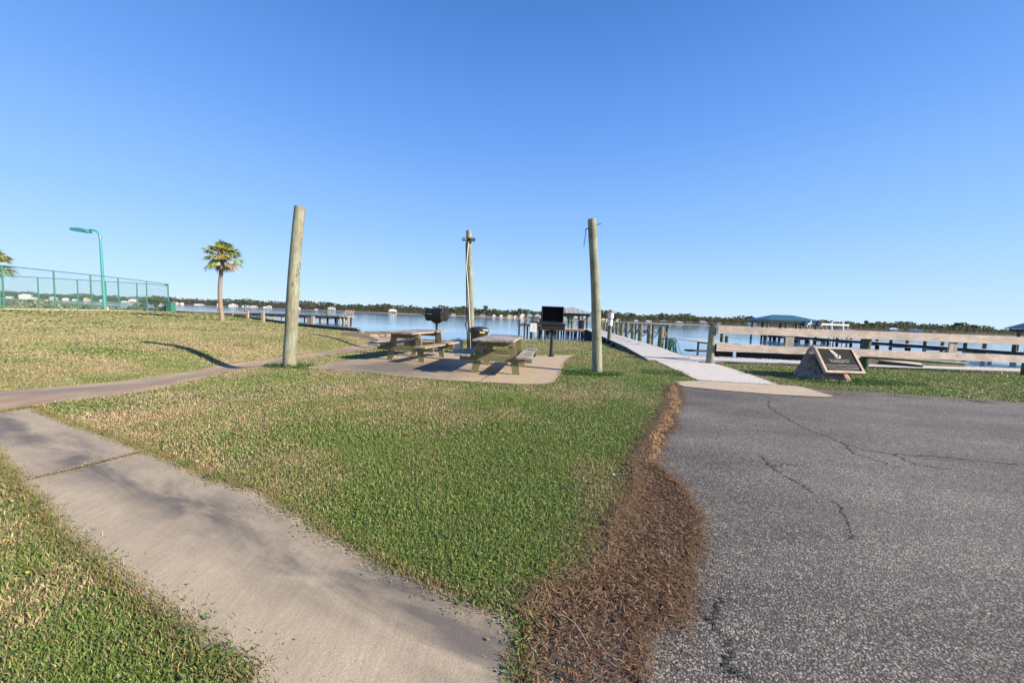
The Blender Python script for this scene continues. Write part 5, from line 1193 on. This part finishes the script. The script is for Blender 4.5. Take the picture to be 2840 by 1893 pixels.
# ---------------- far woodland ----------------
def pine(x,y,h,V,Fc,C,col,dense=46,trunk=True,wide=.30,bot=.38):
    if trunk:
        o=len(V); w=.16+.012*h; g=random.uniform(.6,1.2); 
        V+=[(x-w,y,WZ),(x+w,y,WZ),(x+w*.5,y,h*.85),(x-w*.5,y,h*.85)]; Fc.append((o,o+1,o+2,o+3)); C+= [(.17*g,.13*g,.11*g)]*4
    nb=random.randint(4,7); cl=[(random.gauss(0,wide*h*.36),random.gauss(0,wide*h*.36),h*random.uniform(bot+.1,.93),random.uniform(.09,.17)*h) for _ in range(nb)]+[(0,0,h*.9,.10*h)]
    for _ in range(dense):
        cx_,cy_,cz_,r=random.choice(cl); u=Vector((random.gauss(0,1),random.gauss(0,1),random.gauss(0,1))).normalized()*r*random.uniform(.55,1)
        p=Vector((x+cx_+u.x,y+cy_+u.y,cz_+u.z*.6)); s=random.uniform(.4,.9)*h*.080; n1=Vector((random.gauss(0,1),random.gauss(0,.4),random.gauss(0,.5))).normalized(); n2=n1.cross(Vector((random.gauss(0,.3),1,random.gauss(0,.3)))).normalized()
        o=len(V); k=random.uniform(.65,1.35)
        V+=[tuple(p-n1*s-n2*s*.6),tuple(p+n1*s-n2*s*.5),tuple(p+n1*s*.8+n2*s*.7),tuple(p-n1*s*.9+n2*s*.5)]; Fc.append((o,o+1,o+2,o+3)); C+=[(col[0]*k,col[1]*k,col[2]*k)]*4
V=[];Fc=[];C=[]
hp=[(h_[0],h_[3]) for h_ in HS]
for row,(back,n,sc_) in enumerate(((22,800,.60),(36,900,.78),(54,950,.90),(78,950,.98))):
    for i in range(n):
        px=-700+4600*(i+random.random())/n
        if row==0 and any(abs(px-a)<w/2+3 for a,w in hp): continue
        if row==0 and random.random()<.35: continue
        q=shp(px,back+random.uniform(-7,9)+(14 if row==1 else 0)); hgt=wtop(px)*sc_*random.uniform(.80,1.07)*(1+.10*math.sin(px*.031)+.07*math.sin(px*.083+1)) 
        g=random.random(); col=(.085,.115,.05) if g<.5 else ((.12,.15,.065) if g<.8 else (.16,.145,.095))
        if px<900: col=tuple(c*.75+d*.25 for c,d in zip(col,(.24,.25,.235)))  # distance haze painted into the foliage colour of the left-hand trees
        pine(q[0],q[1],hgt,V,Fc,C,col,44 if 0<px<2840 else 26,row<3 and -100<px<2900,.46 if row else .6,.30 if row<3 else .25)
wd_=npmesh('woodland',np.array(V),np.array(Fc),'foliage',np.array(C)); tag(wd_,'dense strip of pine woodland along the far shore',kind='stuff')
LT='tall pines standing above the far wood'
for px,hm,lb in ((345,15.5,'flat topped pine rising above the wood behind the court fence'),(913,13.8,'forked tall pine above the blue roofed stilt house'),(1022,12.0,'rounded pine where the wooded point begins right of the long pier'),(1340,14.0,'clump topped pine just right of the thin timber post'),(1436,12.2,'round topped pine above the yellow and white houses'),(2078,13.8,'dark rounded tree left of the blue roofed boathouse'),(2395,14.5,'spreading flat topped pine above the second fence post'),(2648,17.2,'broad tall pine above the right span of the fence'),(2700,14.5,'flat crowned pine right of the broad tall pine')):
    D=shore(px)+45; V=[];Fc=[];C=[]; pine(0,0,hm,V,Fc,C,(.08,.11,.045),240,False,.40,.45); x=(px-CX)/F*D; hm=hm*1.12
    t=thing('pine_tree',lb,'pine tree',(x,D,WZ),0,LT); a=np.array(V); npmesh('crown',a,np.array(Fc),'foliage',np.array(C),parent=t); MB().tube([(0,0,0),(0,0,hm*.85)],[.3,.12],6).build('trunk','trunk',t)
# ---------------- small litter ----------------
b=gp(1846,1552); b[2]+=.03; t=thing('cigarette_butt','cigarette butt with orange filter lying in the brown thatch','cigarette butt',b,-.65); mb=MB(); mb.tube([(-.016,0,0),(.010,0,0)],.004,8); mb.build('filter','orange',t); mb=MB(); mb.tube([(.010,0,0),(.017,0,0)],.004,8); mb.tube([(-.026,0,0),(-.016,0,0)],.0038,8); mb.build('paper','white',t)
def leaf(px,py,s,mat,label,nm='fallen_leaf',cat='leaf'):
    b=gp(px,py); b[2]+=.035; ob=MB(); ob.add([(-s,0,0),(-s*.4,-s*.4,.3*s),(s*.5,-s*.35,.1*s),(s,0,.35*s),(s*.5,s*.4,0),(-s*.4,s*.35,.1*s)],[(0,1,2,5),(2,3,4,5)]); o_=ob.build(nm,mat); o_.location=b; o_.rotation_euler=(random.uniform(-.3,.3),random.uniform(-.3,.3),random.uniform(0,6)); tag(o_,label,cat)
M['lf1']=simple('brown leaf',(.42,.2,.09),.6,var=.1); M['lf2']=simple('yellow leaf',(.55,.45,.08),.6,var=.1)
leaf(1609,1498,.016,'lf1','brown fallen leaf on the green lawn left of the thatch'); leaf(1053,1474,.014,'lf2','small yellow leaf near the sidewalk edge of the lawn'); leaf(1374,1438,.012,'lf1','tiny orange leaf in the middle of the lawn'); leaf(1604,1531,.013,'lf2','yellow leaf below the brown fallen leaf'); leaf(1703,1327,.017,'white','white feather on the lawn near the asphalt','feather','feather')
P=[Vector(gp(*p))+Vector((0,0,.04)) for p in ((1546,1727),(1570,1733),(1593,1752),(1611,1780),(1632,1817))]; ob=MB().tube([p-P[0] for p in P],.0022,5).build('dry_stalk','palewood'); ob.location=P[0]; tag(ob,'long pale dry stalk curving across the brown thatch','stalk')
P=[Vector(gp(*p))+Vector((0,0,.03)) for p in ((1426,1799),(1445,1790),(1462,1779))]; ob=MB().tube([p-P[0] for p in P],.0018,5).build('reed_stub','lf1'); ob.location=P[0]; tag(ob,'short orange reed stub at the sidewalk corner','stalk')
